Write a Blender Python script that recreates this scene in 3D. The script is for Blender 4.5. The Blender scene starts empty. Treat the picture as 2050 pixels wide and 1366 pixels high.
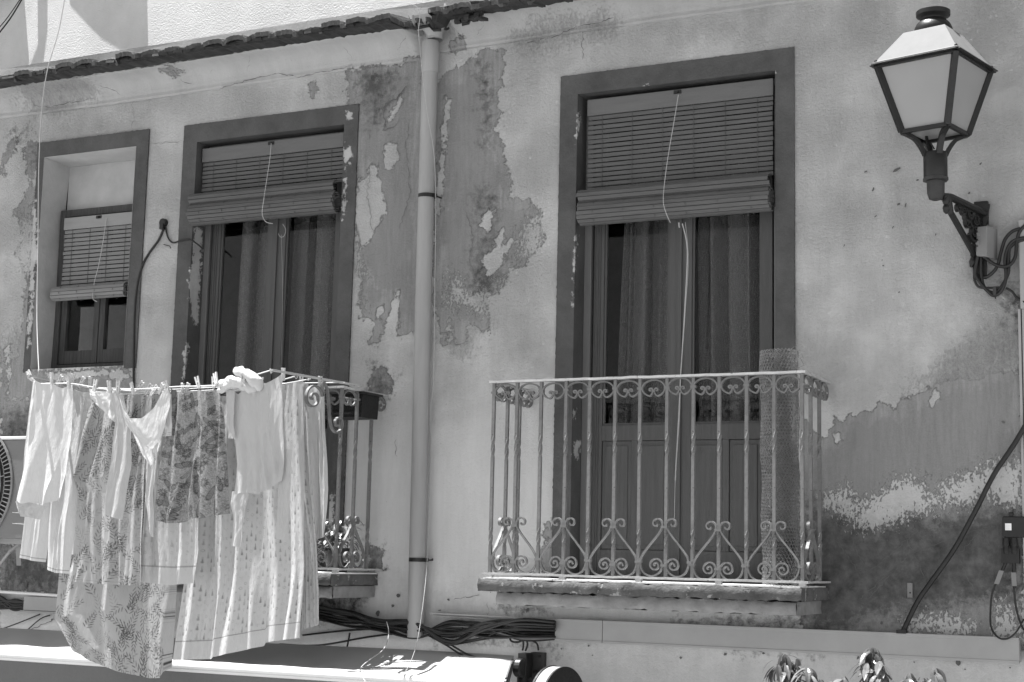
import bpy, bmesh, math, random
import numpy as np
from mathutils import Vector, Matrix
random.seed(7); rng = np.random.default_rng(7)
SC = bpy.context.scene; COL = SC.collection
R_ = math.radians
# ------------------------------------------------------------------ camera solved from the facade's vanishing lines
RC = np.array([[0.89727676, 0.44086831, 0.02301192], [-0.0408394, 0.13479482, -0.99003156], [-0.43957543, 0.88739252, 0.13895306]])
F = 3099.31; D = 7.76607
def ray(px, py): return RC.T @ np.array([px - 1025, py - 683, F])
def P(px, py, y=0.0):
    d = ray(px, py); t = (y + D) / d[1]; return Vector((d[0]*t, y, d[2]*t))
def PXp(px, py, x):
    d = ray(px, py); t = x / d[0]; return Vector((x, d[1]*t - D, d[2]*t))
def I(v):
    v = np.asarray(v, float) + np.array([0, D, 0]); c = v @ RC.T
    return np.stack([1025 + F*c[..., 0]/c[..., 2], 683 + F*c[..., 1]/c[..., 2]], -1)
# ------------------------------------------------------------------ object helpers
OFF = {}
def tag(o, label=None, cat=None, group=None, kind=None):
    if label: o['label'] = label
    if cat: o['category'] = cat
    if group: o['group'] = group
    if kind: o['kind'] = kind
    return o
def thing(name, label, cat, loc, group=None):
    o = bpy.data.objects.new(name, None); COL.objects.link(o)
    o.location = loc; o.empty_display_size = .1; OFF[o.name] = Vector(loc)
    return tag(o, label, cat, group)
def copy_tree(o, parent=None, move=None):
    c = o.copy(); COL.objects.link(c)
    if parent: c.parent = parent
    if move: c.location = Vector(o.location) + Vector(move)
    for ch in list(o.children): copy_tree(ch, c)
    return c
class MB:
    def __init__(s): s.v = []; s.f = []; s.m = []; s.cur = 0
    def add(s, vs, fs):
        b = len(s.v); s.v += [tuple(v) for v in vs]; s.f += [tuple(i + b for i in f) for f in fs]; s.m += [s.cur]*len(fs); return s
    def box(s, x0, x1, y0, y1, z0, z1):
        vs = [(x0,y0,z0),(x1,y0,z0),(x1,y1,z0),(x0,y1,z0),(x0,y0,z1),(x1,y0,z1),(x1,y1,z1),(x0,y1,z1)]
        return s.add(vs, [(0,3,2,1),(4,5,6,7),(0,1,5,4),(1,2,6,5),(2,3,7,6),(3,0,4,7)])
    def obox(s, c, ax, ay, az):       # centre + three half vectors
        c, ax, ay, az = map(Vector, (c, ax, ay, az)); vs = []
        for k in (-1, 1):
            for i, j in ((-1,-1),(1,-1),(1,1),(-1,1)): vs.append(c + ax*i + ay*j + az*k)
        return s.add(vs, [(0,3,2,1),(4,5,6,7),(0,1,5,4),(1,2,6,5),(2,3,7,6),(3,0,4,7)])
    def bar(s, a, b, w, h, up=(0,0,1)):
        a, b = Vector(a), Vector(b); d = (b - a); l = d.length; d.normalize(); u = Vector(up)
        sd = d.cross(u)
        if sd.length < 1e-4: sd = d.cross(Vector((1,0,0)))
        sd.normalize(); u = sd.cross(d).normalized()
        return s.obox((a+b)/2, d*l/2, sd*w/2, u*h/2)
    def tube(s, pts, r, n=8, caps=True):
        pts = [Vector(p) for p in pts]; N = len(pts)
        rs = r if hasattr(r, '__len__') else [r]*N
        t0 = (pts[1]-pts[0]).normalized(); u = t0.orthogonal().normalized(); vs = []; 
        for i in range(N):
            t = (pts[min(i+1, N-1)] - pts[max(i-1, 0)])
            t = t.normalized() if t.length > 1e-9 else t0
            u = (u - t*u.dot(t)); u = u.normalized() if u.length > 1e-6 else t.orthogonal().normalized(); w = t.cross(u)
            for k in range(n):
                a = 2*math.pi*k/n; vs.append(pts[i] + (u*math.cos(a) + w*math.sin(a))*rs[i])
        fs = [(i*n+k, i*n+(k+1)%n, (i+1)*n+(k+1)%n, (i+1)*n+k) for i in range(N-1) for k in range(n)]
        if caps: fs += [tuple(range(n))[::-1], tuple((N-1)*n+k for k in range(n))]
        return s.add(vs, fs)
    def sweep(s, pts, wid, thk, nrm):   # flat bar bent in a plane: pts 3D, wid along nrm, thk in plane
        pts = [Vector(p) for p in pts]; nrm = Vector(nrm).normalized(); N = len(pts); vs = []
        for i in range(N):
            t = (pts[min(i+1,N-1)] - pts[max(i-1,0)]).normalized(); q = nrm.cross(t).normalized()
            for a, b in ((-1,-1),(1,-1),(1,1),(-1,1)): vs.append(pts[i] + nrm*a*wid/2 + q*b*thk/2)
        fs = [(i*4+k, i*4+(k+1)%4, (i+1)*4+(k+1)%4, (i+1)*4+k) for i in range(N-1) for k in range(4)]
        fs += [(3,2,1,0), ((N-1)*4, (N-1)*4+1, (N-1)*4+2, (N-1)*4+3)]
        return s.add(vs, fs)
    def lathe(s, c, prof, n=28, axis='z', caps=True):
        c = Vector(c); vs = []
        for r, h in prof:
            for k in range(n):
                a = 2*math.pi*k/n; x, y = r*math.cos(a), r*math.sin(a)
                vs.append(c + (Vector((x,y,h)) if axis == 'z' else Vector((h,x,y)) if axis == 'x' else Vector((x,h,y))))
        N = len(prof)
        fs = [(i*n+k, i*n+(k+1)%n, (i+1)*n+(k+1)%n, (i+1)*n+k) for i in range(N-1) for k in range(n)]
        if caps: fs += [tuple(range(n))[::-1], tuple((N-1)*n+k for k in range(n))]
        return s.add(vs, fs)
    def prism(s, poly, fn, d0, d1):     # poly of 2D, fn(a,b,d)->3D
        n = len(poly); vs = [fn(a,b,d0) for a,b in poly] + [fn(a,b,d1) for a,b in poly]
        return s.add(vs, [tuple(range(n))[::-1], tuple(range(n,2*n))] + [(i,(i+1)%n,n+(i+1)%n,n+i) for i in range(n)])
    def grid(s, G):                     # G [nu][nv] array (nu,nv,3)
        G = np.asarray(G); nu, nv = G.shape[:2]
        return s.add(G.reshape(-1, 3).tolist(), [(i*nv+j, i*nv+j+1, (i+1)*nv+j+1, (i+1)*nv+j) for i in range(nu-1) for j in range(nv-1)])
    def build(s, name, mats, parent=None, smooth=False, attrs=None, loc=None, bevel=0, auto=None, recalc=True):
        me = bpy.data.meshes.new(name); off = OFF.get(parent.name, Vector()) if parent else Vector(loc or (0,0,0))
        A = np.array(s.v, float) - np.array(off)
        me.from_pydata(A.tolist(), [], s.f)
        if not isinstance(mats, (list, tuple)): mats = [mats]
        for m in mats: me.materials.append(m)
        if len(mats) > 1: me.polygons.foreach_set('material_index', s.m)
        if recalc:
            bm = bmesh.new(); bm.from_mesh(me); bmesh.ops.recalc_face_normals(bm, faces=bm.faces); bm.to_mesh(me); bm.free()
        if smooth: me.polygons.foreach_set('use_smooth', [True]*len(me.polygons))
        if attrs:
            for k, a in attrs.items():
                at = me.attributes.new(k, 'FLOAT', 'POINT'); at.data.foreach_set('value', np.asarray(a, np.float32).ravel())
        me.update()
        o = bpy.data.objects.new(name, me); COL.objects.link(o)
        if parent: o.parent = parent; OFF[o.name] = off
        else: o.location = off; OFF[o.name] = off
        if bevel:
            b = o.modifiers.new('bevel', 'BEVEL'); b.width = bevel; b.segments = 2; b.limit_method = 'ANGLE'; b.angle_limit = R_(40)
        if auto:
            me.polygons.foreach_set('use_smooth', [True]*len(me.polygons))
            bm = bmesh.new(); bm.from_mesh(me)
            for e in bm.edges:
                if len(e.link_faces) == 2 and e.calc_face_angle(0) > R_(auto): e.smooth = False
            bm.to_mesh(me); bm.free()
        return o
def catmull(pts, n=8):
    pts = [Vector(p) for p in pts]; out = []
    for i in range(len(pts)-1):
        p0 = pts[max(i-1,0)]; p1 = pts[i]; p2 = pts[i+1]; p3 = pts[min(i+2,len(pts)-1)]
        for k in range(n):
            t = k/n; out.append(.5*((2*p1) + (p2-p0)*t + (2*p0-5*p1+4*p2-p3)*t*t + (3*p1-p0-3*p2+p3)*t**3))
    out.append(pts[-1]); return out
# ------------------------------------------------------------------ materials (all neutral greys: the photograph is black and white)
class NT:
    def __init__(s, name):
        s.mat = bpy.data.materials.new(name); s.mat.use_nodes = True; s.t = s.mat.node_tree; s.n = s.t.nodes; s.n.clear()
        s.out = s.n.new('ShaderNodeOutputMaterial'); s.tc = None
    def obj(s):
        if not s.tc: s.tc = s.n.new('ShaderNodeTexCoord')
        return s.tc.outputs['Object']
    def L(s, a, b): s.t.links.new(a, b)
    def val(s, sock, v):
        if isinstance(v, (int, float)): sock.default_value = v
        elif isinstance(v, tuple): sock.default_value = v
        else: s.L(v, sock)
    def math(s, op, a, b=0.0, c=0.0, clamp=False):
        n = s.n.new('ShaderNodeMath'); n.operation = op; n.use_clamp = clamp
        for i, v in enumerate((a, b, c)): s.val(n.inputs[i], v)
        return n.outputs[0]
    def noise(s, scale, detail=4, rough=.55, vec=None, stretch=None, dist=0):
        n = s.n.new('ShaderNodeTexNoise'); n.inputs['Scale'].default_value = scale; n.inputs['Detail'].default_value = detail
        n.inputs['Roughness'].default_value = rough; n.inputs['Distortion'].default_value = dist
        v = vec or s.obj()
        if stretch:
            m = s.n.new('ShaderNodeMapping'); m.inputs['Scale'].default_value = stretch; s.L(v, m.inputs['Vector']); v = m.outputs[0]
        s.L(v, n.inputs['Vector']); return n.outputs['Fac']
    def ramp(s, fac, lo, hi, a=0.0, b=1.0):
        n = s.n.new('ShaderNodeMapRange'); n.clamp = True
        s.val(n.inputs['Value'], fac); n.inputs['From Min'].default_value = lo; n.inputs['From Max'].default_value = hi
        s.val(n.inputs['To Min'], a); s.val(n.inputs['To Max'], b); return n.outputs[0]
    def mix(s, f, a, b):
        n = s.n.new('ShaderNodeMix'); n.data_type = 'FLOAT'; s.val(n.inputs[0], f); s.val(n.inputs[2], a); s.val(n.inputs[3], b); return n.outputs[0]
    def attr(s, name):
        n = s.n.new('ShaderNodeAttribute'); n.attribute_name = name; return n.outputs['Fac']
    def bump(s, h, dist=.003, strength=1.0, nrm=None):
        n = s.n.new('ShaderNodeBump'); n.inputs['Distance'].default_value = dist; s.val(n.inputs['Strength'], strength); s.L(h, n.inputs['Height'])
        if nrm: s.L(nrm, n.inputs['Normal'])
        return n.outputs[0]
    def bsdf(s, col, rough=.8, metal=0.0, nrm=None, spec=.5):
        b = s.n.new('ShaderNodeBsdfPrincipled')
        if isinstance(col, (int, float)): b.inputs['Base Color'].default_value = (col, col, col, 1)
        else:
            c = s.n.new('ShaderNodeCombineColor')
            for i in range(3): s.L(col, c.inputs[i])
            s.L(c.outputs[0], b.inputs['Base Color'])
        s.val(b.inputs['Roughness'], rough); s.val(b.inputs['Metallic'], metal); b.inputs['Specular IOR Level'].default_value = spec
        if nrm: s.L(nrm, b.inputs['Normal'])
        return b.outputs[0]
    def done(s, sh): s.L(sh, s.out.inputs['Surface']); return s.mat
def simple(name, g, rough=.7, var=.25, scale=9, bump=.0015, bscale=60, metal=0, spec=.4, stretch=None, wear=None):
    m = NT(name); n1 = m.noise(scale, 6, .65, stretch=stretch); n2 = m.noise(bscale, 4, .6, stretch=stretch)
    c = m.ramp(n1, .25, .75, g*(1-var), g*(1+var))
    if wear:                       # chips of another tone: (threshold, grey, scale)
        w = m.ramp(m.noise(wear[2], 8, .7), wear[0], wear[0]+.03); c = m.mix(w, c, wear[1])
    h = m.math('ADD', m.math('MULTIPLY', n1, .5), n2)
    return m.done(m.bsdf(c, m.ramp(n2, .3, .7, rough*.85, min(1, rough*1.1)), metal, m.bump(h, bump), spec))
def wall_material(name='old_stucco', k=1.0):
    m = NT(name); pk, dk, lt, ro, sk, sn = (m.attr(k) for k in ('peel', 'dark', 'lite', 'rough', 'speck', 'stain')); sf = m.attr('soft')
    n1 = m.math('SUBTRACT', m.noise(5, 8, .66), .5); n2 = m.math('SUBTRACT', m.noise(24, 8, .68), .5); n3 = m.noise(62, 9, .78, dist=.35); nv = m.noise(3.2, 8, .7, stretch=(2.2, 1, .55))
    fine = m.noise(240, 3, .6)
    n4 = m.math('SUBTRACT', m.noise(52, 8, .72, stretch=(1.3,1,.8)), .5)
    p = m.ramp(m.math('ADD', pk, m.math('ADD', m.math('ADD', m.math('MULTIPLY', n1, .10), m.math('MULTIPLY', n4, .035)), m.math('MULTIPLY', n2, .12))), -.003, .003)
    p = m.math('MAXIMUM', p, m.math('MULTIPLY', m.ramp(m.math('ADD', sf, m.math('ADD', m.math('MULTIPLY', n1, .4), m.math('MULTIPLY', n4, .5))), -.06, .12), .85))
    p2 = m.ramp(m.math('ADD', pk, m.math('ADD', m.math('MULTIPLY', n1, -.26), m.math('MULTIPLY', n2, .16))), .05, .075)
    l = m.ramp(m.math('ADD', lt, m.math('ADD', m.math('MULTIPLY', n2, .10), m.math('MULTIPLY', n1, .05))), -.003, .004)
    l = m.math('MAXIMUM', l, m.ramp(m.math('ADD', sk, m.math('ADD', m.math('MULTIPLY', n4, .55), m.math('MULTIPLY', n1, .30))), .0, .012, 0, .72))
    d = m.ramp(m.math('ADD', dk, m.math('ADD', m.math('MULTIPLY', n2, .42), m.math('MULTIPLY', n1, .22))), -.03, .09)
    streak = m.noise(9, 6, .7, stretch=(5, 1, .5))
    paint = m.ramp(nv, .28, .74, .525, .62)
    paint = m.mix(m.ramp(m.noise(75, 3, .6), .68, .74, 0, .45), paint, .25)
    paint = m.math('MULTIPLY', paint, m.ramp(streak, .3, .7, .965, 1.03))
    paint = m.math('MULTIPLY', paint, k)
    pl = m.ramp(m.math('ADD', m.math('MULTIPLY', streak, .6), m.math('MULTIPLY', nv, .5)), .36, .74, .175, .365)
    pl = m.mix(m.math('MULTIPLY', p2, .55), pl, .21)
    pl = m.math('MULTIPLY', pl, m.ramp(fine, .3, .7, .88, 1.1))
    dc = m.ramp(m.noise(14, 8, .7), .3, .72, .045, .15)
    sm = m.ramp(m.math('ADD', sn, m.math('ADD', m.math('MULTIPLY', n1, .5), m.math('MULTIPLY', n2, .35))), -.12, .16); paint = m.math('MULTIPLY', paint, m.math('SUBTRACT', 1.0, m.math('MULTIPLY', sm, .20)))
    pm = m.math('MULTIPLY', p, m.math('SUBTRACT', 1.0, l))
    c = m.mix(pm, paint, pl); dm = m.math('MULTIPLY', d, m.math('SUBTRACT', 1.0, m.math('MULTIPLY', l, .9))); c = m.mix(dm, c, dc)
    st = m.math('ADD', m.ramp(n3, .40, .72), m.math('MULTIPLY', fine, .3))
    h = m.math('MULTIPLY', st, m.math('MULTIPLY', m.math('MULTIPLY', ro, m.ramp(m.noise(2.6, 3), .35, .65, .45, 1.15)), m.ramp(pm, 0, 1, 1, .3)))
    h = m.math('ADD', h, m.math('MULTIPLY', pm, -.75)); h = m.math('ADD', h, m.math('MULTIPLY', n2, .4))
    return m.done(m.bsdf(c, .93, 0, m.bump(h, .0115), .2))
def surround_material():
    m = NT('dark_painted_surround'); lt = m.attr('lite')
    n1 = m.math('SUBTRACT', m.noise(6, 8, .66), .5); n2 = m.math('SUBTRACT', m.noise(30, 8, .7), .5)
    l = m.ramp(m.math('ADD', lt, m.math('ADD', m.math('MULTIPLY', n2, .10), m.math('MULTIPLY', n1, .04))), -.003, .004)
    sp = m.ramp(m.noise(60, 5, .65), .735, .75, 0, .5)
    c = m.ramp(m.noise(3, 9, .72), .3, .7, .052, .108); c = m.math('MULTIPLY', c, m.ramp(m.noise(220, 2), .3, .7, .9, 1.1))
    c = m.mix(m.math('MAXIMUM', l, sp), c, m.ramp(n1, -.2, .2, .30, .48))
    h = m.math('ADD', m.math('MULTIPLY', l, -.6), m.math('ADD', m.noise(70, 4), n2))
    return m.done(m.bsdf(c, .75, 0, m.bump(h, .003), .3))
def glass_material():
    m = NT('window_glass'); t = m.n.new('ShaderNodeBsdfTransparent'); t.inputs[0].default_value = (.9, .9, .9, 1)
    g = m.n.new('ShaderNodeBsdfGlossy'); g.inputs['Roughness'].default_value = .03
    f = m.n.new('ShaderNodeFresnel'); f.inputs['IOR'].default_value = 1.45
    nb = m.bump(m.noise(2.5, 2), .004); m.L(nb, g.inputs['Normal'])
    x = m.n.new('ShaderNodeMixShader'); m.L(m.math('MULTIPLY', f.outputs[0], .35), x.inputs[0]); m.L(t.outputs[0], x.inputs[1]); m.L(g.outputs[0], x.inputs[2])
    return m.done(x.outputs[0])
def cloth_material(name, base, ink=.1, trans=.35, weave=420, var=.05):
    m = NT(name); pr = m.attr('print'); n = m.noise(7, 5, .6)
    c = m.ramp(n, .3, .7, base*(1-var), min(.86, base*(1+var))); c = m.mix(m.math('MULTIPLY', pr, 1.0, clamp=True), c, ink)
    h = m.math('ADD', m.math('MULTIPLY', m.noise(weave, 2), .2), m.math('ADD', m.math('MULTIPLY', m.noise(60, 4, .6, stretch=(1.6,1,.55)), .8), m.noise(19, 3, .5, stretch=(1.5,1,.4))))
    b = m.bump(h, .006); d = m.bsdf(c, .95, 0, b, .1)
    tr = m.n.new('ShaderNodeBsdfTranslucent'); cc = m.n.new('ShaderNodeCombineColor')
    for i in range(3): m.L(c, cc.inputs[i])
    m.L(cc.outputs[0], tr.inputs[0]); m.L(b, tr.inputs['Normal'])
    x = m.n.new('ShaderNodeMixShader'); x.inputs[0].default_value = trans; m.L(d, x.inputs[1]); m.L(tr.outputs[0], x.inputs[2])
    return m.done(x.outputs[0])
M = dict(
    wall=wall_material(), cornice=wall_material('cornice_plaster', .74), surround=surround_material(), glass=glass_material(),
    crack=simple('crack_shadow_line', .11, .95, .3), hole=simple('hole_in_plaster', .03, 1),
    upper=simple('white_rough_render', .54, .95, .13, 2.2, .010, 85), niche=simple('pale_niche_plaster', .42, .93, .14, 6, .004, 28),
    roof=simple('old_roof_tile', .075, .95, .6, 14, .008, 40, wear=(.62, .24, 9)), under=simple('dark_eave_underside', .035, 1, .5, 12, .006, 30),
    iron=simple('painted_grey_iron', .165, .6, .3, 22, .0012, 120, wear=(.63, .06, 38)), rail=simple('pale_chipped_rail', .44, .6, .16, 22, .0016, 90, wear=(.62, .09, 34)),
    black=simple('black_iron', .012, .42, .4, 30, .0006, 150), cable=simple('black_cable_rubber', .014, .4, .5, 20, .0005, 90), gcable=simple('grey_cable', .16, .5, .3),
    tin=simple('pale_lantern_roof', .21, .9, .06, 12, .0006, 120, spec=.1), opal=None, pvc=simple('grey_pvc_pipe', .31, .45, .13, 4, .0008, 40, stretch=(3,3,.4), wear=(.70, .22, 16)),
    ptrunk=simple('white_plastic_trunking', .33, .5, .09, 5, .0003, 60), box=simple('cream_plastic_box', .20, .55, .1),
    door=simple('grey_painted_door', .078, .6, .2, 7, .0025, 50, stretch=(7,7,.5), wear=(.70, .11, 26)), doorl=simple('paler_door_frame', .135, .6, .12, 8, .0012, 50, stretch=(6,6,.6)),
    wood=simple('weathered_brown_wood', .06, .75, .5, 9, .003, 40, stretch=(9,9,.6)),
    slat=simple('blind_slat_wood', .096, .65, .22, 16, .0012, 60, stretch=(.4,5,5)), slatl=simple('pale_blind_slat_wood', .19, .65, .14, 12, .001, 60, stretch=(.4,5,5)), header=simple('blind_header_board', .125, .6, .1, 9, .001, 50, stretch=(.5,6,6)), headerl=simple('pale_blind_header_board', .26, .6, .08, 9, .001, 50, stretch=(.5,6,6)),
    cord=simple('white_cord', .42, .9, .12, 60, .001, 200), string=simple('thin_grey_string', .10, .9), curtain=None,
    concrete=simple('weathered_slab_concrete', .09, .93, .5, 10, .006, 45, wear=(.6, .28, 13)), concrete2=simple('pale_slab_moulding', .24, .93, .3, 9, .005, 40, wear=(.63, .16, 10)), floor=simple('pale_floor_tile', .78, .7, .06),
    canvas=simple('white_awning_canvas', .40, .8, .03, 3, .002, 12), awnfront=simple('grey_awning_front', .12, .6, .05), alu=simple('white_aluminium_bar', .75, .4, .04),
    peg=simple('bare_wood_peg', .55, .75, .2, 40), rope=simple('pale_clothes_line', .62, .85, .15, 60), wire=simple('galvanised_wire', .22, .33, .4, 30, metal=.5), ac=simple('white_enamel_casing', .17, .45, .04), dark=simple('dark_cavity', .012, .9),
    grille=simple('grey_fan_grille', .22, .5), drum=simple('white_sign_rim', .30, .8, .04, spec=.1), face=simple('dark_sign_face', .012, .75, .1), steel=simple('dull_galvanised_steel', .035, .6, .4, 30),
    leaf=None, stem=simple('green_stem', .1, .8), terracotta=simple('clay_pot', .22, .85), basket=simple('black_plastic_basket', .012, .6),
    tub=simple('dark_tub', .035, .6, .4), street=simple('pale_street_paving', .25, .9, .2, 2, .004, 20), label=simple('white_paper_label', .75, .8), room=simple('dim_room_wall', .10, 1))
def leaf_material():
    m = NT('glossy_leaf'); c = m.ramp(m.noise(16, 4), .3, .7, .10, .22)
    d = m.bsdf(c, .32, 0, m.bump(m.noise(70, 3), .001), .6); t = m.n.new('ShaderNodeBsdfTranslucent'); t.inputs[0].default_value = (.16,.16,.16,1)
    x = m.n.new('ShaderNodeMixShader'); x.inputs[0].default_value = .25; m.L(d, x.inputs[1]); m.L(t.outputs[0], x.inputs[2]); return m.done(x.outputs[0])
M['leaf'] = leaf_material()
def opal_material():
    m = NT('opal_lantern_pane'); c = m.ramp(m.noise(2.2, 3), .3, .7, .43, .51)
    d = m.bsdf(c, .28, 0, None, .4); t = m.n.new('ShaderNodeBsdfTranslucent'); t.inputs[0].default_value = (.5,.5,.5,1)
    x = m.n.new('ShaderNodeMixShader'); x.inputs[0].default_value = .4; m.L(d, x.inputs[1]); m.L(t.outputs[0], x.inputs[2]); return m.done(x.outputs[0])
M['opal'] = opal_material()
def curtain_material():
    m = NT('net_curtain'); h = m.noise(130, 3, .6, stretch=(.25,1,3)); v = m.noise(130, 3, .6, stretch=(3,1,.25)); w = m.math('ADD', h, v)
    c = m.ramp(w, .6, 1.4, .25, .33); d = m.bsdf(c, .95, 0, None, .1); t = m.n.new('ShaderNodeBsdfTransparent')
    x = m.n.new('ShaderNodeMixShader'); m.val(x.inputs[0], m.ramp(w, .6, 1.4, .54, .44)); m.L(d, x.inputs[1]); m.L(t.outputs[0], x.inputs[2]); return m.done(x.outputs[0])
M['curtain'] = curtain_material()
# ------------------------------------------------------------------ peeling maps: signed distance to outlines of the real stains
def sd_poly(V, poly):
    poly = np.array(poly, float); A = poly; B = np.roll(poly, -1, 0); d = np.full(len(V), 1e9); ins = np.zeros(len(V), bool)
    for a, b in zip(A, B):
        e = b - a; w = V - a; t = np.clip((w @ e)/(e @ e + 1e-9), 0, 1); d = np.minimum(d, np.hypot(*(w - t[:, None]*e).T))
        c = ((a[1] > V[:, 1]) != (b[1] > V[:, 1])) & (V[:, 0] < (b[0]-a[0])*(V[:, 1]-a[1])/(b[1]-a[1]+1e-12) + a[0]); ins ^= c
    return np.where(ins, d, -d)
def sd_set(V, polys):
    s = np.full(len(V), -1e9)
    for p in polys: s = np.maximum(s, sd_poly(V, p))
    return np.clip(s/375.0, -.4, .4)
PEEL = [
 [(697,142),(760,128),(806,132),(812,120),(846,118),(846,640),(838,668),(822,660),(800,676),(790,660),(792,605),(778,640),(770,668),(752,694),(742,690),(748,640),(722,640),(716,600),(724,560),(706,540),(712,470),(716,340),(700,330),(694,200)],
 [(868,160),(890,150),(905,138),(930,136),(948,112),(970,96),(1008,98),(1016,130),(1004,150),(1008,170),(996,190),(1004,230),(990,256),(1004,300),(1018,330),(1024,360),(1018,398),(1060,402),(1084,420),(1098,450),(1094,480),(1076,498),(1062,520),(1050,536),(1020,540),(1014,560),(1000,590),(972,602),(978,640),(980,672),(960,660),(940,656),(932,680),(918,688),(908,672),(900,640),(890,690),(878,660),(866,600)],
 [(2046,745),(2000,740),(1960,756),(1925,760),(1890,764),(1850,784),(1815,800),(1790,820),(1760,800),(1750,824),(1700,830),(1680,842),(1672,830),(1660,870),(1645,880),(1620,850),(1606,830),(1606,1300),(2046,1300)],
 [(0,330),(20,290),(32,272),(30,300),(10,335),(14,350),(0,352)],
 [(46,300),(62,280),(76,290),(72,360),(62,420),(84,450),(76,470),(66,560),(60,640),(66,690),(52,760),(0,790),(0,700),(20,690),(22,720),(36,720),(44,640),(52,560),(40,530),(34,500),(50,480),(30,440),(26,424),(48,400),(60,360)],
 [(60,742),(252,736),(270,760),(270,800),(0,800),(0,760)],
 [(0,800),(280,790),(280,1300),(0,1300)],
 [(1106,1030),(1090,1050),(1096,1090),(1070,1110),(1100,1160),(1120,1160)], [(622,170),(632,160),(634,172),(626,192)],
 [(748,740),(766,736),(782,752),(786,768),(776,790),(760,800),(744,790),(740,756)], [(735,1085),(770,1100),(768,1140),(735,1140)],
 [(900,84),(928,70),(945,90),(930,104),(905,106)],
 [(320,140),(345,132),(362,150),(348,160)],
]
DARK = [
 [(946,380),(975,372),(1000,440),(998,520),(1008,555),(992,592),(960,600),(940,590),(944,520),(960,470)], [(960,130),(985,180),(980,280),(968,300),(962,200)],
 [(748,738),(768,736),(784,756),(784,774),(772,792),(758,798),(746,786),(744,760)], [(708,140),(770,132),(800,150),(775,200),(765,260),(740,260),(720,190)],
 [(1650,1010),(1700,1000),(1760,1040),(1830,1010),(1880,1030),(1990,1000),(2046,1010),(2046,1210),(1950,1225),(1860,1232),(1800,1230),(1700,1270),(1606,1290),(1606,990),(1640,980)],
 [(0,830),(40,815),(66,800),(66,880),(0,880)], [(0,1090),(140,1120),(140,1190),(0,1180)], [(735,1088),(768,1104),(766,1138),(735,1138)], [(700,1180),(740,1180),(720,1235),(640,1235),(640,1190)],
 [(1360,1238),(1600,1240),(1600,1262),(1360,1250)], [(1000,1215),(1060,1200),(1100,1225),(1030,1228)], [(2000,560),(2040,600),(2040,660),(2020,620)],
 [(870,1282),(1110,1296),(1110,1308),(870,1296)], [(60,300),(84,290),(84,330),(70,340)],
 [(1480,1300),(1560,1306),(1640,1306),(1640,1298),(1560,1296)], [(28,300),(48,268),(50,260),(30,262)],
]
LITE = [
 [(768,290),(790,284),(798,310),(786,342),(770,340)], [(744,330),(756,324),(758,350),(776,420),(760,445),(742,480),(726,500),(712,440),(718,360),(734,356)], [(782,225),(796,205),(802,190),(808,200),(796,225),(774,248)], [(900,200),(892,190),(884,260),(876,350),(872,420),(880,440),(890,350)],
 [(962,520),(985,500),(996,470),(1010,450),(1008,490),(1030,480),(1004,530),(980,560)], [(1080,440),(1096,420),(1110,470),(1100,490)], [(990,420),(972,424),(960,450),(976,470),(984,450)],
 [(800,580),(790,588),(778,640),(792,668),(800,640)], [(768,610),(752,620),(754,640),(766,650)],
 [(1856,800),(1870,780),(1884,784),(1880,800),(1864,814)], [(1668,870),(1682,866),(1688,880),(1672,888)],
 [(90,746),(240,740),(262,754),(240,764),(210,752),(150,760),(100,770)], [(10,700),(18,690),(24,750),(14,790)], [(16,900),(40,1090),(0,1090),(0,900)],
 [(880,1290),(1100,1300),(1100,1366),(880,1366)], [(150,1190),(0,1180),(0,1300),(150,1300)],
]
SPECK = [[(1640,1000),(1690,985),(1720,1005),(1760,990),(1790,966),(1850,958),(1866,985),(1900,970),(1930,955),(1990,925),(2046,925),(2046,1015),(1990,1006),(1940,1016),(1890,1006),(1850,1030),(1800,1040),(1760,1060),(1700,1044),(1660,1020)],
 [(1820,1240),(1870,1225),(1930,1236),(1960,1256),(1900,1284),(1830,1268)], [(1985,1205),(2046,1200),(2046,1300),(1985,1280)], [(1010,560),(985,590),(940,585),(905,560),(900,610),(960,630),(1000,610)],
 [(700,480),(716,470),(722,640),(708,640)], [(30,430),(80,440),(70,560),(30,560)], [(1096,400),(1060,430),(1040,520),(1084,520)]]
SOFT = [[(1165,50),(1215,40),(1230,58),(1160,76),(1120,86),(1040,92),(1030,78)], [(40,172),(150,150),(170,170),(158,204),(110,208),(70,216),(58,196)], [(1840,800),(1880,745),(1925,715),(1965,680),(2046,630),(2046,800),(1900,790)], [(1640,985),(1700,960),(1800,950),(1860,940),(1960,920),(1800,970),(1700,1000)], [(10,690),(60,650),(60,790),(0,800)], [(900,640),(960,640),(930,700)]]
STAIN = [[(1720,760),(1800,690),(1900,640),(1960,570),(2046,560),(2046,800),(1900,820),(1700,850)], [(1620,690),(1680,700),(1700,800),(1620,800)], [(1000,640),(1100,660),(1100,740),(1010,740)], [(100,220),(230,230),(300,260),(90,300)], [(705,640),(830,660),(830,720),(720,760)], [(760,1170),(840,1180),(840,1240),(700,1240)], [(1090,1285),(2046,1310),(2046,1420),(1060,1420)], [(870,1190),(960,1190),(960,1240),(870,1240)], [(880,690),(920,690),(915,800),(880,800)], [(1380,20),(1500,30),(1480,80),(1380,70)]]
def attrs_for(V, rough=None):
    V = np.asarray(V, float); px = I(V)
    r = np.clip((V[:, 2] - .2)/1.4, .16, 1) * np.where(px[:, 0] < 700, 1, .9) if rough is None else np.full(len(V), rough)
    return dict(peel=sd_set(px, PEEL), dark=sd_set(px, DARK), lite=sd_set(px, LITE), rough=r, speck=sd_set(px, SPECK), stain=sd_set(px, STAIN), soft=sd_set(px, SOFT))
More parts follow.
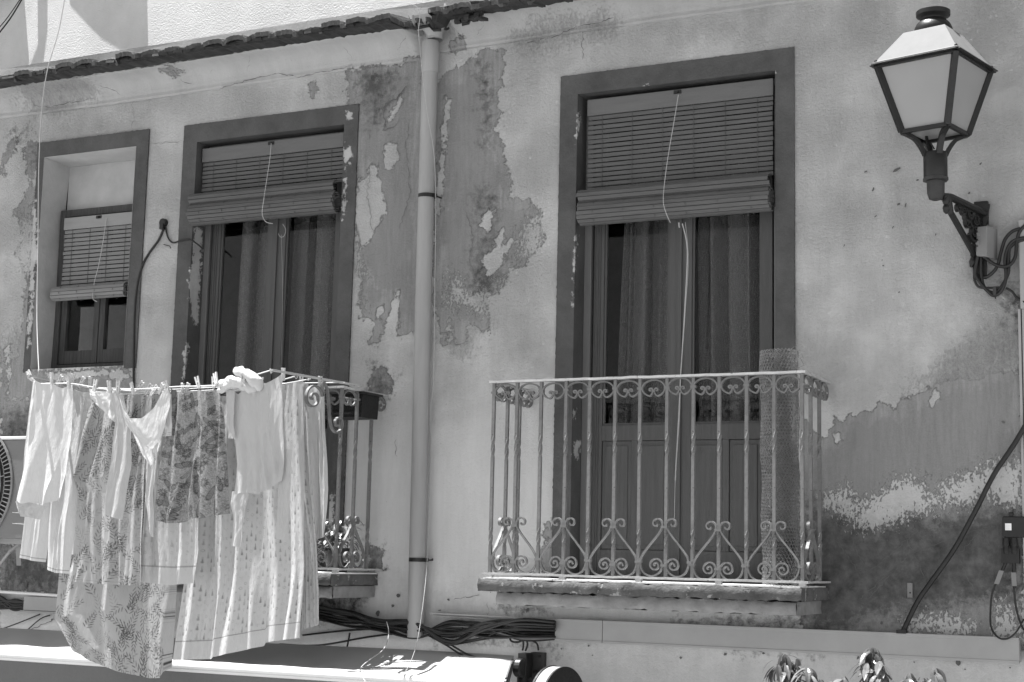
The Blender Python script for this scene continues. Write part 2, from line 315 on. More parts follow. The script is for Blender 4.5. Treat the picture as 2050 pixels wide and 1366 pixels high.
# ------------------------------------------------------------------ openings measured on the facade plane
def rect(pts):   # average pixel measurements -> x0,x1,z0,z1
    return pts
RX0 = P(1149,700).x; RX1 = P(1553,142).x; RZ1 = P(1355,166).z; RO0 = P(1116,580).x; RO1 = P(1591.6,400).x; ROZ = 2.727
MX0 = P(385,500).x; MX1 = P(689,300).x; MZ1 = P(545,267.5).z; MO0 = P(357,512).x; MO1 = P(712,420).x; MOZ = 2.718
WX0 = P(84,430).x; WX1 = P(270,380).x; WZ1 = P(185,305).z; WO0 = P(70,420).x; WO1 = P(288,480).x; WOZ = 2.727; WZ0 = P(157,736).z
FL = -.11
OPEN = [(RX0, RX1, FL, RZ1), (MX0, MX1, FL, MZ1), (WX0, WX1, WZ0, WZ1)]
ZC = 2.94        # cornice foot
def axis(lo, hi, cuts, step):
    c = sorted({lo, hi, *[k for k in cuts if lo < k < hi]}); out = []
    for a, b in zip(c[:-1], c[1:]):
        n = max(1, int(math.ceil((b-a)/step))); out += [a + (b-a)*i/n for i in range(n)]
    return np.array(out + [hi])
house = thing('old_house', 'two storey old house with peeling stucco front, dark window surrounds and tiled eave', 'house', (-4.4, 0, -3.3))
def build_wall():
    xs = axis(-8.3, -.6, [o[i] for o in OPEN for i in (0,1)], .016); zs = axis(-1.0, 3.3, [o[i] for o in OPEN for i in (2,3)] + [ZC], .016)
    X, Z = np.meshgrid(xs, zs, indexing='ij'); V = np.stack([X, np.zeros_like(X), Z], -1).reshape(-1, 3); nz = len(zs)
    V[:, 1] += .004*np.sin(V[:, 0]*2.1+.7)*np.sin(V[:, 2]*1.7) * 1.0
    xc = (xs[1:]+xs[:-1])/2; zc = (zs[1:]+zs[:-1])/2; ok = np.ones((len(xc), len(zc)), bool)
    for a, b, c, d in OPEN: ok &= ~((xc[:, None] > a) & (xc[:, None] < b) & (zc[None] > c) & (zc[None] < d))
    ii, jj = np.nonzero(ok); f = np.stack([ii*nz+jj, (ii+1)*nz+jj, (ii+1)*nz+jj+1, ii*nz+jj+1], 1).tolist()
    mb = MB(); mb.add(V.tolist(), f); at = attrs_for(V)
    # rest of the shell: far left / right, below, sides, back, top
    for q in ([(-12,0,-3.3),(-8.3,0,-3.3),(-8.3,0,3.3),(-12,0,3.3)], [(-.6,0,-3.3),(3,0,-3.3),(3,0,3.3),(-.6,0,3.3)], [(-8.3,0,-3.3),(-.6,0,-3.3),(-.6,0,-1.0),(-8.3,0,-1.0)]):
        mb.add(q, [(0,1,2,3)])
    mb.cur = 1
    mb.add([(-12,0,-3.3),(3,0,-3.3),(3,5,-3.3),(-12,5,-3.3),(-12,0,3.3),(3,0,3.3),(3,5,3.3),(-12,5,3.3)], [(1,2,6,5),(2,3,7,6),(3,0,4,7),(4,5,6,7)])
    mb.cur = 2
    def ribbon(pts, w=.004, y=-.006, jit=3.0, step=5):
        out = []
        for a, b in zip(pts[:-1], pts[1:]):
            n = max(1, int(math.hypot(b[0]-a[0], b[1]-a[1])/step))
            for i in range(n): out.append((a[0]+(b[0]-a[0])*i/n + random.uniform(-jit,jit), a[1]+(b[1]-a[1])*i/n + random.uniform(-jit,jit)*.6))
        out.append(pts[-1]); L = [P(x, yy, y) for x, yy in out]; n = len(L); vs = []; 
        for i in range(n):
            t = (L[min(i+1,n-1)]-L[max(i-1,0)]).normalized(); q = Vector((-t.z,0,t.x)); k = w*random.uniform(.35,1.2)*(.25 if i in (0,n-1) else 1)/2
            vs += [L[i]-q*k, L[i]+q*k]
        mb.add(vs, [(2*i,2*i+1,2*i+3,2*i+2) for i in range(n-1)])
    for pts, w in (([(800,240),(790,255),(768,262),(770,215)],.006), ([(742,262),(738,280)],.005), ([(815,170),(795,195),(770,212),(766,225)],.009), ([(266,200),(266,260)],.003),
                   ([(302,288),(368,283)],.002), ([(1166,56),(1166,120)],.003), ([(1146,148),(1162,134)],.002),
                   ([(1655,1060),(1730,1160)],.004), ([(1705,1078),(1742,1163)],.004), ([(1815,1078),(1850,1155)],.003), ([(1700,1180),(1840,1060)],.003), ([(1720,1200),(1830,1105),(1990,1050)],.003), ([(1755,1095),(1760,1110)],.005),
                   ([(1902,1085),(1950,1180)],.003), ([(1920,1110),(1990,1030)],.003), ([(1955,1035),(1985,1100)],.003), ([(1735,1205),(1765,1170),(1800,1130)],.003), ([(1690,1170),(1740,1130)],.003),
                   ([(792,880),(795,915)],.003), ([(905,1200),(960,1192)],.003), ([(975,1205),(977,1240)],.002), ([(255,900),(254,1166)],.004), ([(820,240),(812,300),(822,380),(800,460)],.0035), ([(930,420),(948,470),(940,520),(955,560)],.003), ([(740,330),(735,400),(748,470)],.003), ([(50,1265),(110,1240)],.004), ([(270,1240),(310,1210)],.004)):
        ribbon(pts, w)
    # chips and dark pits in the plaster
    def blob(px, py, a, b, ang, y=-.007):
        c = P(px, py, y); vs = [c]; n = 9
        for k in range(n):
            t = 2*math.pi*k/n; r = random.uniform(.65, 1.25); u, v = a*r*math.cos(t), b*r*math.sin(t); ca, sa = math.cos(ang), math.sin(ang)
            vs.append(c + Vector((u*ca - v*sa, 0, u*sa + v*ca)))
        mb.add(vs, [(0, 1+k, 1+(k+1)%n) for k in range(n)])
    for px, py, a, b, g in ((1794,341,.022,.009,.35),(1733,344,.009,.005,.3),(1748,379,.012,.005,1.1),(1837,361,.007,.005,0),(1963,328,.008,.005,.6),(1799,409,.010,.006,.5),(1813,411,.012,.004,1.4),(1753,433,.008,.003,.7),(1788,455,.008,.003,1),(1768,532,.005,.003,.4),(1690,492,.008,.002,1.2),(1766,521,.005,.002,1.2),(1873,470,.006,.003,1.2),(1940,387,.008,.005,.8),(1997,588,.012,.007,1.5),(2008,845,.009,.007,0),(1800,585,.005,.003,.3),
                            (797,1192,.018,.012,.2),(786,1213,.010,.010,0),(756,1228,.016,.014,.4),(898,1201,.008,.006,0),(865,1120,.008,.005,.5),(982,1186,.004,.003,0),(1055,1222,.014,.008,1.2),(1124,1299,.005,.005,0),(1178,1293,.006,.006,0),(1186,1312,.004,.004,0),(1452,1310,.009,.008,0),(1529,1308,.007,.006,0),(1363,1317,.008,.007,.4),(1718,1317,.010,.006,.8),(1918,1327,.018,.014,.8),(1830,1326,.004,.004,0),(1932,1340,.004,.004,0),(2022,1337,.004,.004,0),(1765,1247,.008,.008,0),(1822,1250,.007,.006,0),(2006,1012,.008,.008,0),(1962,1012,.006,.006,0),(880,1222,.010,.004,.1),(28,1290,.01,.01,0),(104,1241,.008,.008,0),(52,1170,.018,.014,1.2)): blob(px, py, a, b, g)
    extra = len(mb.v) - len(V); at = {k: np.concatenate([v, np.full(extra, -.4 if k != 'rough' else .5)]) for k, v in at.items()}
    mb.build('wall', [M['wall'], M['room'], M['crack']], house, attrs=at, recalc=False)
build_wall()
def build_cornice():
    prof = [(.0, 0), (-.022, 0), (-.026, .012), (-.020, .026), (-.028, .034)] + [(-.03 - .16*(1-math.cos(a)), .036 + .10*math.sin(a)) for a in np.linspace(.15, math.pi/2, 8)] + [(-.197, .139), (-.200, .142), (-.200, .172), (-.204, .215)]
    xs = np.arange(-12, 3, .02); G = np.zeros((len(xs), len(prof), 3))
    rr = np.cumsum(rng.normal(0, .0006, len(xs))); rr -= np.linspace(rr[0], rr[-1], len(rr))
    for i, x in enumerate(xs):
        z0 = ZC + (.036 if x > -4.43 else 0) + rr[i]; nk = .10 if -4.495 < x < -4.285 else .45 if -4.52 < x < -4.25 else 1
        for j, (y, z) in enumerate(prof): G[i, j] = (x, max(y, -.30)*nk + random.uniform(-1,1)*.0012, z0 + z + random.uniform(-1,1)*.0012)
    mb = MB(); mb.grid(G); V = G.reshape(-1, 3); at = attrs_for(V, .25); px = I(V)
    # plaster fallen off the soffit, leaving dark blocks
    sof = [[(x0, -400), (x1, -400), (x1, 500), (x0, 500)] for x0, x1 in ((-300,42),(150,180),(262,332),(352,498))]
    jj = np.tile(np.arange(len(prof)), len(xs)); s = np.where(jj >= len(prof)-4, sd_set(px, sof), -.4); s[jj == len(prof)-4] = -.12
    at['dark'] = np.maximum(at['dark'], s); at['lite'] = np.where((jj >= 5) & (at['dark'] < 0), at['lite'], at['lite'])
    mb.cur = 1
    def rib(pts, w):
        L = []
        for (xa, ya, da), (xb, yb_, db) in zip(pts[:-1], pts[1:]):
            k_ = max(2, int(math.hypot(xb-xa, yb_-ya)/5))
            for i in range(k_): t_ = i/k_; L.append(P(xa+(xb-xa)*t_+random.uniform(-2.2,2.2), ya+(yb_-ya)*t_+random.uniform(-1.8,1.8), da+(db-da)*t_))
        L.append(P(*pts[-1])); vs = []; n = len(L); w *= .62
        for i in range(n):
            t = (L[min(i+1,n-1)]-L[max(i-1,0)]).normalized(); q = Vector((-t.z,0,t.x)); k = w*random.uniform(.15,1.2)*(.2 if i in (0, n-1) else 1)/2; vs += [L[i]-q*k+Vector((0,-.006,0)), L[i]+q*k+Vector((0,-.006,0))]
        mb.add(vs, [(2*i,2*i+1,2*i+3,2*i+2) for i in range(n-1)])
    for pts, w in (([(105,158,-.19),(118,180,-.1),(128,200,-.04)],.006), ([(142,160,-.19),(152,185,-.1),(160,203,-.03)],.006), ([(60,190,-.08),(70,212,-.03),(95,216,-.03),(140,206,-.03),(160,204,-.03),(190,196,-.03)],.007), ([(200,172,-.12),(235,182,-.07),(244,192,-.04)],.005), ([(340,145,-.16),(372,165,-.06),(386,168,-.05)],.006), ([(502,100,-.19),(500,130,-.1),(496,147,-.04)],.004), ([(430,130,-.15),(420,150,-.06)],.003), ([(440,178,-.03),(500,160,-.03),(560,148,-.03),(600,156,-.03),(640,146,-.03),(700,135,-.03)],.008), ([(690,95,-.13),(705,115,-.06),(708,122,-.03)],.005), ([(815,72,-.13),(798,98,-.04)],.007), ([(820,30,-.22),(822,60,-.17)],.012), ([(955,30,-.2),(970,48,-.12),(955,72,-.05)],.005), ([(1055,88,-.03),(1110,74,-.03),(1160,52,-.05),(1200,46,-.06),(1230,36,-.07)],.009), ([(900,50,-.15),(930,90,-.03)],.004)):
        rib(pts, w)
    ex = len(mb.v) - len(V); at = {k: np.concatenate([v, np.full(ex, -.4 if k != 'rough' else .3)]) for k, v in at.items()}
    mb.build('cornice', [M['cornice'], M['crack']], house, attrs=at, recalc=False, smooth=True)
build_cornice()
def build_roof():
    xs = np.arange(-12, 3, .0105); ys = [-.335, -.325, -.2, .1, .5, 1.2, 2.0]; G = np.zeros((len(xs), len(ys), 3)); B = G.copy()
    jit = {}
    for i, x in enumerate(xs):
        k = math.floor(x/.172); u = (x/.172) % 1; j = jit.setdefault(k, (random.uniform(-.04,.03), random.uniform(-.011,.010), random.uniform(-.06,.06), random.uniform(-.02,.01)))
        dz = (-.012 if x > -4.33 else 0); prof = .015*math.sin(math.pi*u)**.7 if u < .8 else -.006
        cut = (.15 + .03*math.sin(x*90)) if -4.50 < x < -4.27 else 0
        for q, y in enumerate(ys):
            z = 3.112 + dz + .19*(y+.335) + prof + j[1] + j[3]*u*.6 + random.uniform(-1,1)*.0025 + (j[2]*(u-.5)*.13 if q < 3 else 0)
            yy = y + (j[0] + cut + random.uniform(-1,1)*.003 if q < 3 else 0); G[i, q] = (x, yy, z); B[i, q] = (x, yy + (.004 if q == 0 else 0), z - .020 - .008*(q == 0))
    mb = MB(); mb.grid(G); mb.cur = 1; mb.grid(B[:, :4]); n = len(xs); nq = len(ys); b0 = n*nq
    mb.cur = 0; mb.add([], []); mb.f += [(i*nq, (i+1)*nq, b0+(i+1)*4, b0+i*4) for i in range(n-1)]; mb.m += [0]*(n-1)
    # second course and loose mortar lumps under the tiles
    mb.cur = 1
    xs2 = np.arange(-12, 3, .06); L = []
    for x in xs2:
        if -4.55 < x < -4.22: continue
        dz = (-.035 if x > -4.33 else 0); c = Vector((x, -.305 + random.uniform(-.012,.012), 3.092 + (0 if x > -4.2 else dz))); s = random.uniform(.8,1.15)
        mb.obox(c, (.034,0,random.uniform(-.003,.003)), (0,.03*s,0), (0,random.uniform(-.004,.004),.008*s))
    for k in range(26):
        c = P(random.uniform(902,965), random.uniform(18,46), random.uniform(-.27,-.16)); c.z = max(c.z, 3.06)
        a = [random.uniform(.012,.032) for _ in range(3)]; t = random.uniform(-.5,.5); mb.obox(c, (a[0],t*a[0],t*a[0]*.6), (-t*a[1],a[1],0), (0,t*a[2]*.4,a[2]*.6))
    xs3 = np.arange(-12, 3, .025); Q = []
    for x in xs3:
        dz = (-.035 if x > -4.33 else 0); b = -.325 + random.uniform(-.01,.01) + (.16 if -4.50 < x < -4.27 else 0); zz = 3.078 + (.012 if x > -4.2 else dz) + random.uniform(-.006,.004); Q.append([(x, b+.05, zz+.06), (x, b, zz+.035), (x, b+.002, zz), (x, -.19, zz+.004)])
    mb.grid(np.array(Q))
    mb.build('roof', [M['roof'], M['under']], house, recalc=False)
build_roof()
def build_surround(x0, x1, z0, z1, o0, o1, oz, depth, name, mats, flakes, sill=None, reveal=True):
    mb = MB(); cells = []; st = .014
    xs = axis(o0, o1, [x0, x1], st); zs = axis(z0, oz, [z1], st); nz = len(zs)
    X, Z = np.meshgrid(xs, zs, indexing='ij'); V = np.stack([X, np.full_like(X, -.010), Z], -1).reshape(-1, 3)
    edge = np.random.default_rng(3).normal(0, .0016, len(V))
    oe = (np.abs(V[:,0]-o0) < 1e-6) | (np.abs(V[:,0]-o1) < 1e-6); V[oe, 0] += edge[oe]; V[np.abs(V[:,2]-oz) < 1e-6, 2] += edge[np.abs(V[:,2]-oz) < 1e-6]
    xc = (xs[1:]+xs[:-1])/2; zc = (zs[1:]+zs[:-1])/2; ok = ~((xc[:,None] > x0) & (xc[:,None] < x1) & (zc[None] < z1)); ii, jj = np.nonzero(ok)
    mb.add(V.tolist(), np.stack([ii*nz+jj, (ii+1)*nz+jj, (ii+1)*nz+jj+1, ii*nz+jj+1], 1).tolist())
    # edge thickness
    for a in (o0, o1): mb.add([(a,-.010,z0),(a,.004,z0),(a,.004,oz),(a,-.010,oz)], [(0,1,2,3)])
    mb.add([(o0,-.010,oz),(o1,-.010,oz),(o1,.004,oz),(o0,.004,oz)], [(0,1,2,3)])
    if reveal:
        ys = axis(-.010, depth, [], .02); zz = axis(z0, z1, [], st)
        for x in (x0, x1):
            G = np.stack([np.full((len(ys),len(zz)), x), np.repeat(ys[:,None],len(zz),1), np.repeat(zz[None],len(ys),0)], -1); mb.grid(G)
        xx = axis(x0, x1, [], .04); G = np.stack([np.repeat(xx[:,None],len(ys),1), np.repeat(ys[None],len(xx),0), np.full((len(xx),len(ys)), z1)], -1); mb.grid(G)
    px = I(np.array(mb.v)); at = dict(lite=sd_set(px, flakes) if flakes else np.full(len(mb.v), -.4))
    return mb.build(name, mats, house, attrs=at, recalc=False)
build_surround(RX0, RX1, FL, RZ1, RO0, RO1, ROZ, .17, 'window_surround', M['surround'],
    [[(1155,230),(1160,226),(1158,262),(1152,290)], [(1152,470),(1156,470),(1153,520),(1148,560),(1146,620),(1148,520)], [(1146,820),(1153,822),(1150,842)], [(1150,885),(1162,884),(1156,920),(1148,912)], [(1288,171),(1296,170),(1294,175)], [(1550,140),(1556,140),(1552,146)]])
build_surround(MX0, MX1, FL, MZ1, MO0, MO1, MOZ, .17, 'window_surround', M['surround'],
    [[(693,225),(705,228),(702,240),(694,240)], [(692,285),(706,305),(704,312),(698,330),(690,328)], [(388,460),(402,455),(406,480),(402,520),(400,600),(396,660),(388,650),(378,600),(378,560),(386,520)], [(372,680),(378,690),(374,730),(368,760),(366,740)], [(690,300),(694,300),(690,420),(686,440)], [(660,985),(672,990),(668,1040),(660,1080),(652,1030)]])
build_surround(WX0, WX1, WZ0-.02, WZ1, WO0, WO1, WOZ, .05, 'window_surround', M['surround'], [[(60,410),(72,400),(74,500),(66,620),(60,690),(54,700),(60,560)], [(80,455),(86,455),(84,480),(80,490)]], reveal=False)
# pale plaster niche of the small window
ND = .235
def build_niche():
    mb = MB(); x0, x1, z0, z1 = WX0, WX1, WZ0, WZ1; r = .03
    zb = P(200, 428, ND).z + .02
    def g(a, b, n, mth): return mth
    ys = np.linspace(-.014, ND, 12); zs = np.linspace(z0, z1, 60); xs = np.linspace(x0, x1, 30)
    mb.grid(np.array([[(x0 + .012*math.sin(z*5)*(y/ND), y, z) for z in zs] for y in ys])); mb.grid(np.array([[(x1, y, z) for z in zs] for y in ys]))
    mb.grid(np.array([[(x, y, z1 - .012*(y/ND)) for x in xs] for y in ys]))
    mb.grid(np.array([[(x, ND + .006*math.sin(x*14)*math.sin(z*11), z) for x in xs] for z in np.linspace(zb, z1, 24)]))
    mb.box(WO0 + .02, x1 + .002, -.002, ND, z0 - .008, z0)      # worn sill
    mb.build('window_niche', M['niche'], house, recalc=False, auto=30)
build_niche()
# ------------------------------------------------------------------ doors and window
def build_door(x0, x1, ztop, name):
    mb = MB(); y = .115; t = .045
    mb.box(x0 + .002, x0+t, y, y+.05, FL, ztop-.002); mb.box(x1-t, x1-.002, y, y+.05, FL, ztop-.002); mb.box(x0+t, x1-t, y, y+.05, ztop-.06, ztop-.002)
    mb.box(x0+t, x1-t, y-.01, y+.06, FL - .02, FL+.02)
    d = mb.build(name, M['doorl'], house, bevel=.003)
    xm = (x0+x1)/2; lw = (x1-x0)/2 - t - .012; zg = .74
    for s, a, b in ((-1, x0+t+.014, xm-.004), (1, xm+.004, x1-t-.012)):
        l = MB(); yy = y + .012; st = .062; zb = FL + .03; zt = ztop - .07
        l.box(a, a+st, yy, yy+.04, zb, zt); l.box(b-st, b, yy, yy+.04, zb, zt); l.box(a+st, b-st, yy, yy+.04, zt-.08, zt); l.box(a+st, b-st, yy+.001, yy+.039, zg-.085, zg); l.box(a+st, b-st, yy+.001, yy+.039, zb, zb+.14)
        pm = (a+b)/2
        l.box(pm-.018, pm+.018, yy+.003, yy+.036, zb+.14, zg-.085)
        for u, v in ((a+st, pm-.018), (pm+.018, b-st)):
            l.box(u+.002, v-.002, yy+.010, yy+.03, zb+.142, zg-.087)
            l.box(u+.022, v-.022, yy+.004, yy+.010, zb+.17, zg-.115)
        # glazing beads
        for u, v in ((a+st, a+st+.012), (b-st-.012, b-st)): l.box(u, v, yy+.008, yy+.03, zg+.012, zt-.092)
        l.box(a+st, b-st, yy+.009, yy+.029, zg, zg+.012)
        if s < 0:
            for k, w in ((.006,.004),(.022,.006),(.040,.003)): l.box(a+k, a+k+w, yy-.006, yy, zb, zt)
            l.box(b-.006, b+.014, yy-.012, yy, zb, zt); l.box(b-.02, b-.006, yy-.006, yy, zb, zt)
        l.build('door_leaf', M['door'], d, bevel=.002)
        g = MB(); g.box(a+st+.002, b-st-.002, yy+.018, yy+.022, zg+.002, zt-.082); g.build('glass_pane', M['glass'], d)
    return d
build_door(RX0, RX1, RZ1, 'balcony_door'); build_door(MX0, MX1, MZ1, 'balcony_door')
def curtain(x0, x1, z0, z1, y, lean, seed, label, gap=0):
    r = np.random.default_rng(seed); nu, nv = 220, 24; G = np.zeros((nu, nv, 3)); ph = r.uniform(0, 6, 6)
    for i in range(nu):
        u = i/(nu-1)
        for j in range(nv):
            v = j/(nv-1); w = u + .02*math.sin(3*v+ph[0])
            f = sum(a*math.sin(2*math.pi*k*w+p) for k, a, p in ((2.6,.042,ph[1]),(4.7,.030,ph[2]),(7.9,.012,ph[3])))
            sx = .026*math.sin(2*math.pi*3.1*w+ph[1]+1.2) + .014*math.sin(2*math.pi*5.3*w+ph[4]); G[i, j] = (x0+(x1-x0)*u + lean*v*(1-u) + sx*(1-.25*v), y + f, z1 + (z0-z1)*v)
    mb = MB(); mb.grid(G); c = G.reshape(-1,3).mean(0)
    return tag(mb.build('curtain', M['curtain'], None, smooth=True, loc=(c[0], y, z0)), label, 'curtain', 'net curtains behind the balcony doors')
rm = (RX0+RX1)/2; mm = (MX0+MX1)/2
curtain(RX0+.17, rm-.03, .0, RZ1-.1, .30, -.05, 1, 'net curtain behind the left leaf of the door with the chicken wire balcony'); curtain(rm+.05, RX1-.02, .0, RZ1-.1, .28, .0, 2, 'net curtain behind the right leaf of the door with the chicken wire balcony')
curtain(MX0+.17, mm-.02, .0, MZ1-.1, .30, -.04, 3, 'net curtain behind the left leaf of the door above the laundry'); curtain(mm+.05, MX1-.02, .0, MZ1-.1, .28, .0, 4, 'net curtain behind the right leaf of the door above the laundry')
def build_window():
    y = ND - .06; x0, x1, z0 = WX0 + .004, WX1 - .004, WZ0 + .004; zt = P(200, 428, ND).z + .03; mb = MB(); t = .045
    mb.box(x0, x0+t, y, y+.055, z0, zt); mb.box(x1-t, x1, y, y+.055, z0, zt); mb.box(x0+t, x1-t, y+.001, y+.054, zt-.05, zt); mb.box(x0+t, x1-t, y+.001, y+.054, z0, z0+.045)
    d = mb.build('window', M['wood'], house, bevel=.003); xm = (x0+x1)/2 - .01
    for a, b in ((x0+t+.004, xm-.003), (xm+.003, x1-t-.004)):
        l = MB(); st = .045; yy = y + .014; zb = z0+.05
        l.box(a, a+st, yy, yy+.036, zb, zt-.055); l.box(b-st, b, yy, yy+.036, zb, zt-.055); l.box(a+st, b-st, yy+.001, yy+.035, zb, zb+.09); l.box(a+st, b-st, yy+.001, yy+.035, zt-.11, zt-.055)
        l.build('sash', M['wood'], d, bevel=.003); g = MB(); g.box(a+st+.001, b-st-.001, yy+.018, yy+.021, zb+.091, zt-.112); g.build('glass_pane', M['glass'], d)
build_window()
# ------------------------------------------------------------------ roller blinds of wooden slats
def blind(name, label, x0, x1, ztop, zhead, zroll, y, rb, mats, pitch=.0275, cordpts=None, two=True, bulge=.0):
    slat, head = mats; r = thing(name, label, 'blind', ((x0+x1)/2, y, ztop), 'rolled wooden slat blinds')
    h = MB(); h.box(x0, x1, y-.012, y+.006, zhead, ztop)
    hb = h.build('header_board', M[head], r, bevel=.003)
    k = MB(); xm = (x0+x1)/2; k.box(xm-.022, xm+.022, y-.016, y-.0121, ztop-.026, ztop-.006); k.lathe((xm, y-.018, ztop-.016), [(.007,-.008),(.007,.004)], 10, 'y'); k.build('cord_bracket', M['black'], r)
    s = MB(); z = zhead - .002
    while z - pitch > zroll - .02:
        w = random.uniform(-.003,.003); s.obox(((x0+x1)/2+w, y+random.uniform(-.001,.001), z - pitch/2 + .001), ((x1-x0)/2-.004,0,random.uniform(-.0008,.0008)), (0,.0025,0), (0,0,pitch/2-.0034)); z -= pitch
    s.build('slat_curtain', M[slat], r)
    n = 6 if x1-x0 > .7 else 4
    sx = [x0 + (x1-x0)*(i+.5)/n for i in range(n)]
    for x in sx:
        t = MB(); t.tube([(x, y-.005, zhead), (x+.004, y-.006, zroll)], .0016, 5); t.build('ladder_string', M['string'], r)
    # the rolled-up bundle: slats laid along a spiral in the y-z plane
    zc = zroll - rb - (.064 if two else 0); yc = y - .012 - rb*.72; path = []
    if two:
        for a in np.linspace(math.pi*.40, math.pi*1.42, 18): path.append((yc - .004 + .053*math.cos(a), zroll - .040 + .040*math.sin(a)))
        a0 = math.pi*.60
    else: a0 = math.pi*.3
    for a in np.linspace(a0, a0 + 2*math.pi*3.2, 150):
        q = (a-a0)/(2*math.pi); rr = rb - .0125*q; path.append((yc + rr*math.cos(a)*.95, zc + rr*math.sin(a)))
    seg = []; acc = [0]
    for (a, b), (c, d) in zip(path[:-1], path[1:]): acc.append(acc[-1] + math.hypot(c-a, d-b))
    acc = np.array(acc); pa = np.array(path); L = acc[-1]; m = MB(); q = 0
    tw = .024
    while q + tw < L:
        p0 = [np.interp(q+.0012, acc, pa[:, i]) for i in (0,1)]; p1 = [np.interp(q+tw-.0012, acc, pa[:, i]) for i in (0,1)]
        dx, dz = p1[0]-p0[0], p1[1]-p0[1]; l = math.hypot(dx, dz) + 1e-6; xo = random.uniform(-.006,.006); tl = random.uniform(-.0012,.0012)
        m.obox(((x0+x1)/2 + xo + bulge, (p0[0]+p1[0])/2, (p0[1]+p1[1])/2), ((x1-x0)/2 + .006, tl, tl), (0, dx/2*.97, dz/2*.97), (0, -dz/l*.0026, dx/l*.0026)); q += tw
    m.cur = 1
    for x in sx:
        for a in np.linspace(math.pi*.75, math.pi*1.5, 4): m.tube([(x, yc + (rb+.003)*math.cos(a+e)*.95, zc + (rb+.003)*math.sin(a+e)) for e in (-.12,0,.12)], .002, 5)
    m.build('rolled_slats', [M[slat], M['string']], r)
    if cordpts:
        for pts, rad, mat in cordpts:
            c = MB(); c.tube(catmull(pts, 6), rad, 6); c.build('pull_cord', M[mat], r)
    return r
yb = .045
def pc(L, y0, y1):
    n = len(L); return [P(a, b, y0 + (y1-y0)*i/(n-1)) for i, (a, b) in enumerate(L)]
bx0, bx1 = P(1176,300,yb).x, P(1549,300,yb).x; zt = P(1360,180,yb).z; zh = P(1360,213,yb).z
blind('roller_blind', 'wide wooden slat blind half rolled up over the door with the chicken wire balcony', bx0, bx1, zt, zh, P(1360,371,yb).z, yb, .070, ('slat','header'), cordpts=[
    (pc([(1358,190),(1350,240),(1338,310),(1330,370)], yb-.03, -.07) + pc([(1328,405),(1334,428),(1342,446)], -.11, -.10), .0021, 'cord'),
    (pc([(1366,448),(1376,500),(1372,600),(1366,700),(1362,765),(1360,830),(1354,920),(1352,962)], -.03, -.06), .0032, 'cord'), (pc([(1372,445),(1378,520),(1372,620),(1360,800),(1352,960),(1350,1038)], -.02, -.07), .0015, 'cord'), (pc([(1359,446),(1360,456)], -.02, -.02), .004, 'cord')])
bx0, bx1 = P(406,330,yb).x, P(688,330,yb).x
blind('roller_blind', 'wooden slat blind half rolled up with loose cord over the door above the laundry', bx0, bx1, P(545,283,yb).z, P(545,311,yb).z, P(545,380,yb).z, yb, .072, ('slat','header'), cordpts=[
    (pc([(543,287),(540,320),(534,360)], yb-.02, -.06) + pc([(528,400),(525,428),(532,444),(546,448)], -.12, -.10), .0022, 'cord'), (pc([(566,449),(572,460),(569,472),(562,475),(557,468)], -.03, -.03), .0014, 'cord'), (pc([(563,470),(566,600),(562,740)], .06, .06), .0008, 'cord')])
yl = ND - .10
bx0, bx1 = P(129,470,yl).x, P(271,450,yl).x
blind('roller_blind', 'small pale slat blind in the plastered niche of the little window', bx0, bx1, P(200,431,yl).z, P(200,455,yl).z, P(195,572,yl).z, yl, .052, ('slatl','headerl'), pitch=.029, two=False, cordpts=[
    (pc([(213,437),(207,480),(198,530),(190,560),(187,580),(186,598),(194,604)], yl-.02, yl-.12), .0026, 'cord')])
SUNV = Vector((-.33, -.06, 1)).normalized()
# ------------------------------------------------------------------ white building behind the roof
up = thing('neighbour_building', 'sunlit white rough rendered building rising behind the tiled eave', 'building', (-6, 1.0, 3.0))
m = MB(); an = R_(13); dx, dy = math.cos(an), -math.sin(an); c0 = Vector((-10.6, 1.7, 0)); c1 = c0 + Vector((dx, dy, 0))*7.6
m.add([(c0.x, c0.y, 3.0), (c1.x, c1.y, 3.0), (c1.x, c1.y, 5.4), (c0.x, c0.y, 5.4), (c0.x, 6, 3.0), (c1.x, 6, 3.0), (c1.x, 6, 5.4), (c0.x, 6, 5.4)], [(0,1,2,3), (0,3,7,4)])
m.add([(c1.x, c1.y, 3.0), (3.2, .4, 3.0), (3.2, .4, 5.4), (c1.x, c1.y, 5.4), (3.2, 6, 3.0), (3.2, 6, 5.4), (c0.x, c0.y, 5.4), (c0.x, 6, 5.4)], [(0,1,2,3), (1,4,5,2), (3,2,5,7,6)])
m.build('wall', M['upper'], up)
def upw(px, py, out=.02):    # point just off the upper wall seen at px,py
    d = Vector(ray(px, py)); o = Vector((0,-D,0)); n = Vector((dx, dy, 0)).cross(Vector((0,0,1))).normalized()
    t = (c0 - o).dot(n)/d.dot(n); p = o + d*t; return p + n*out*(1 if n.y < 0 else -1)
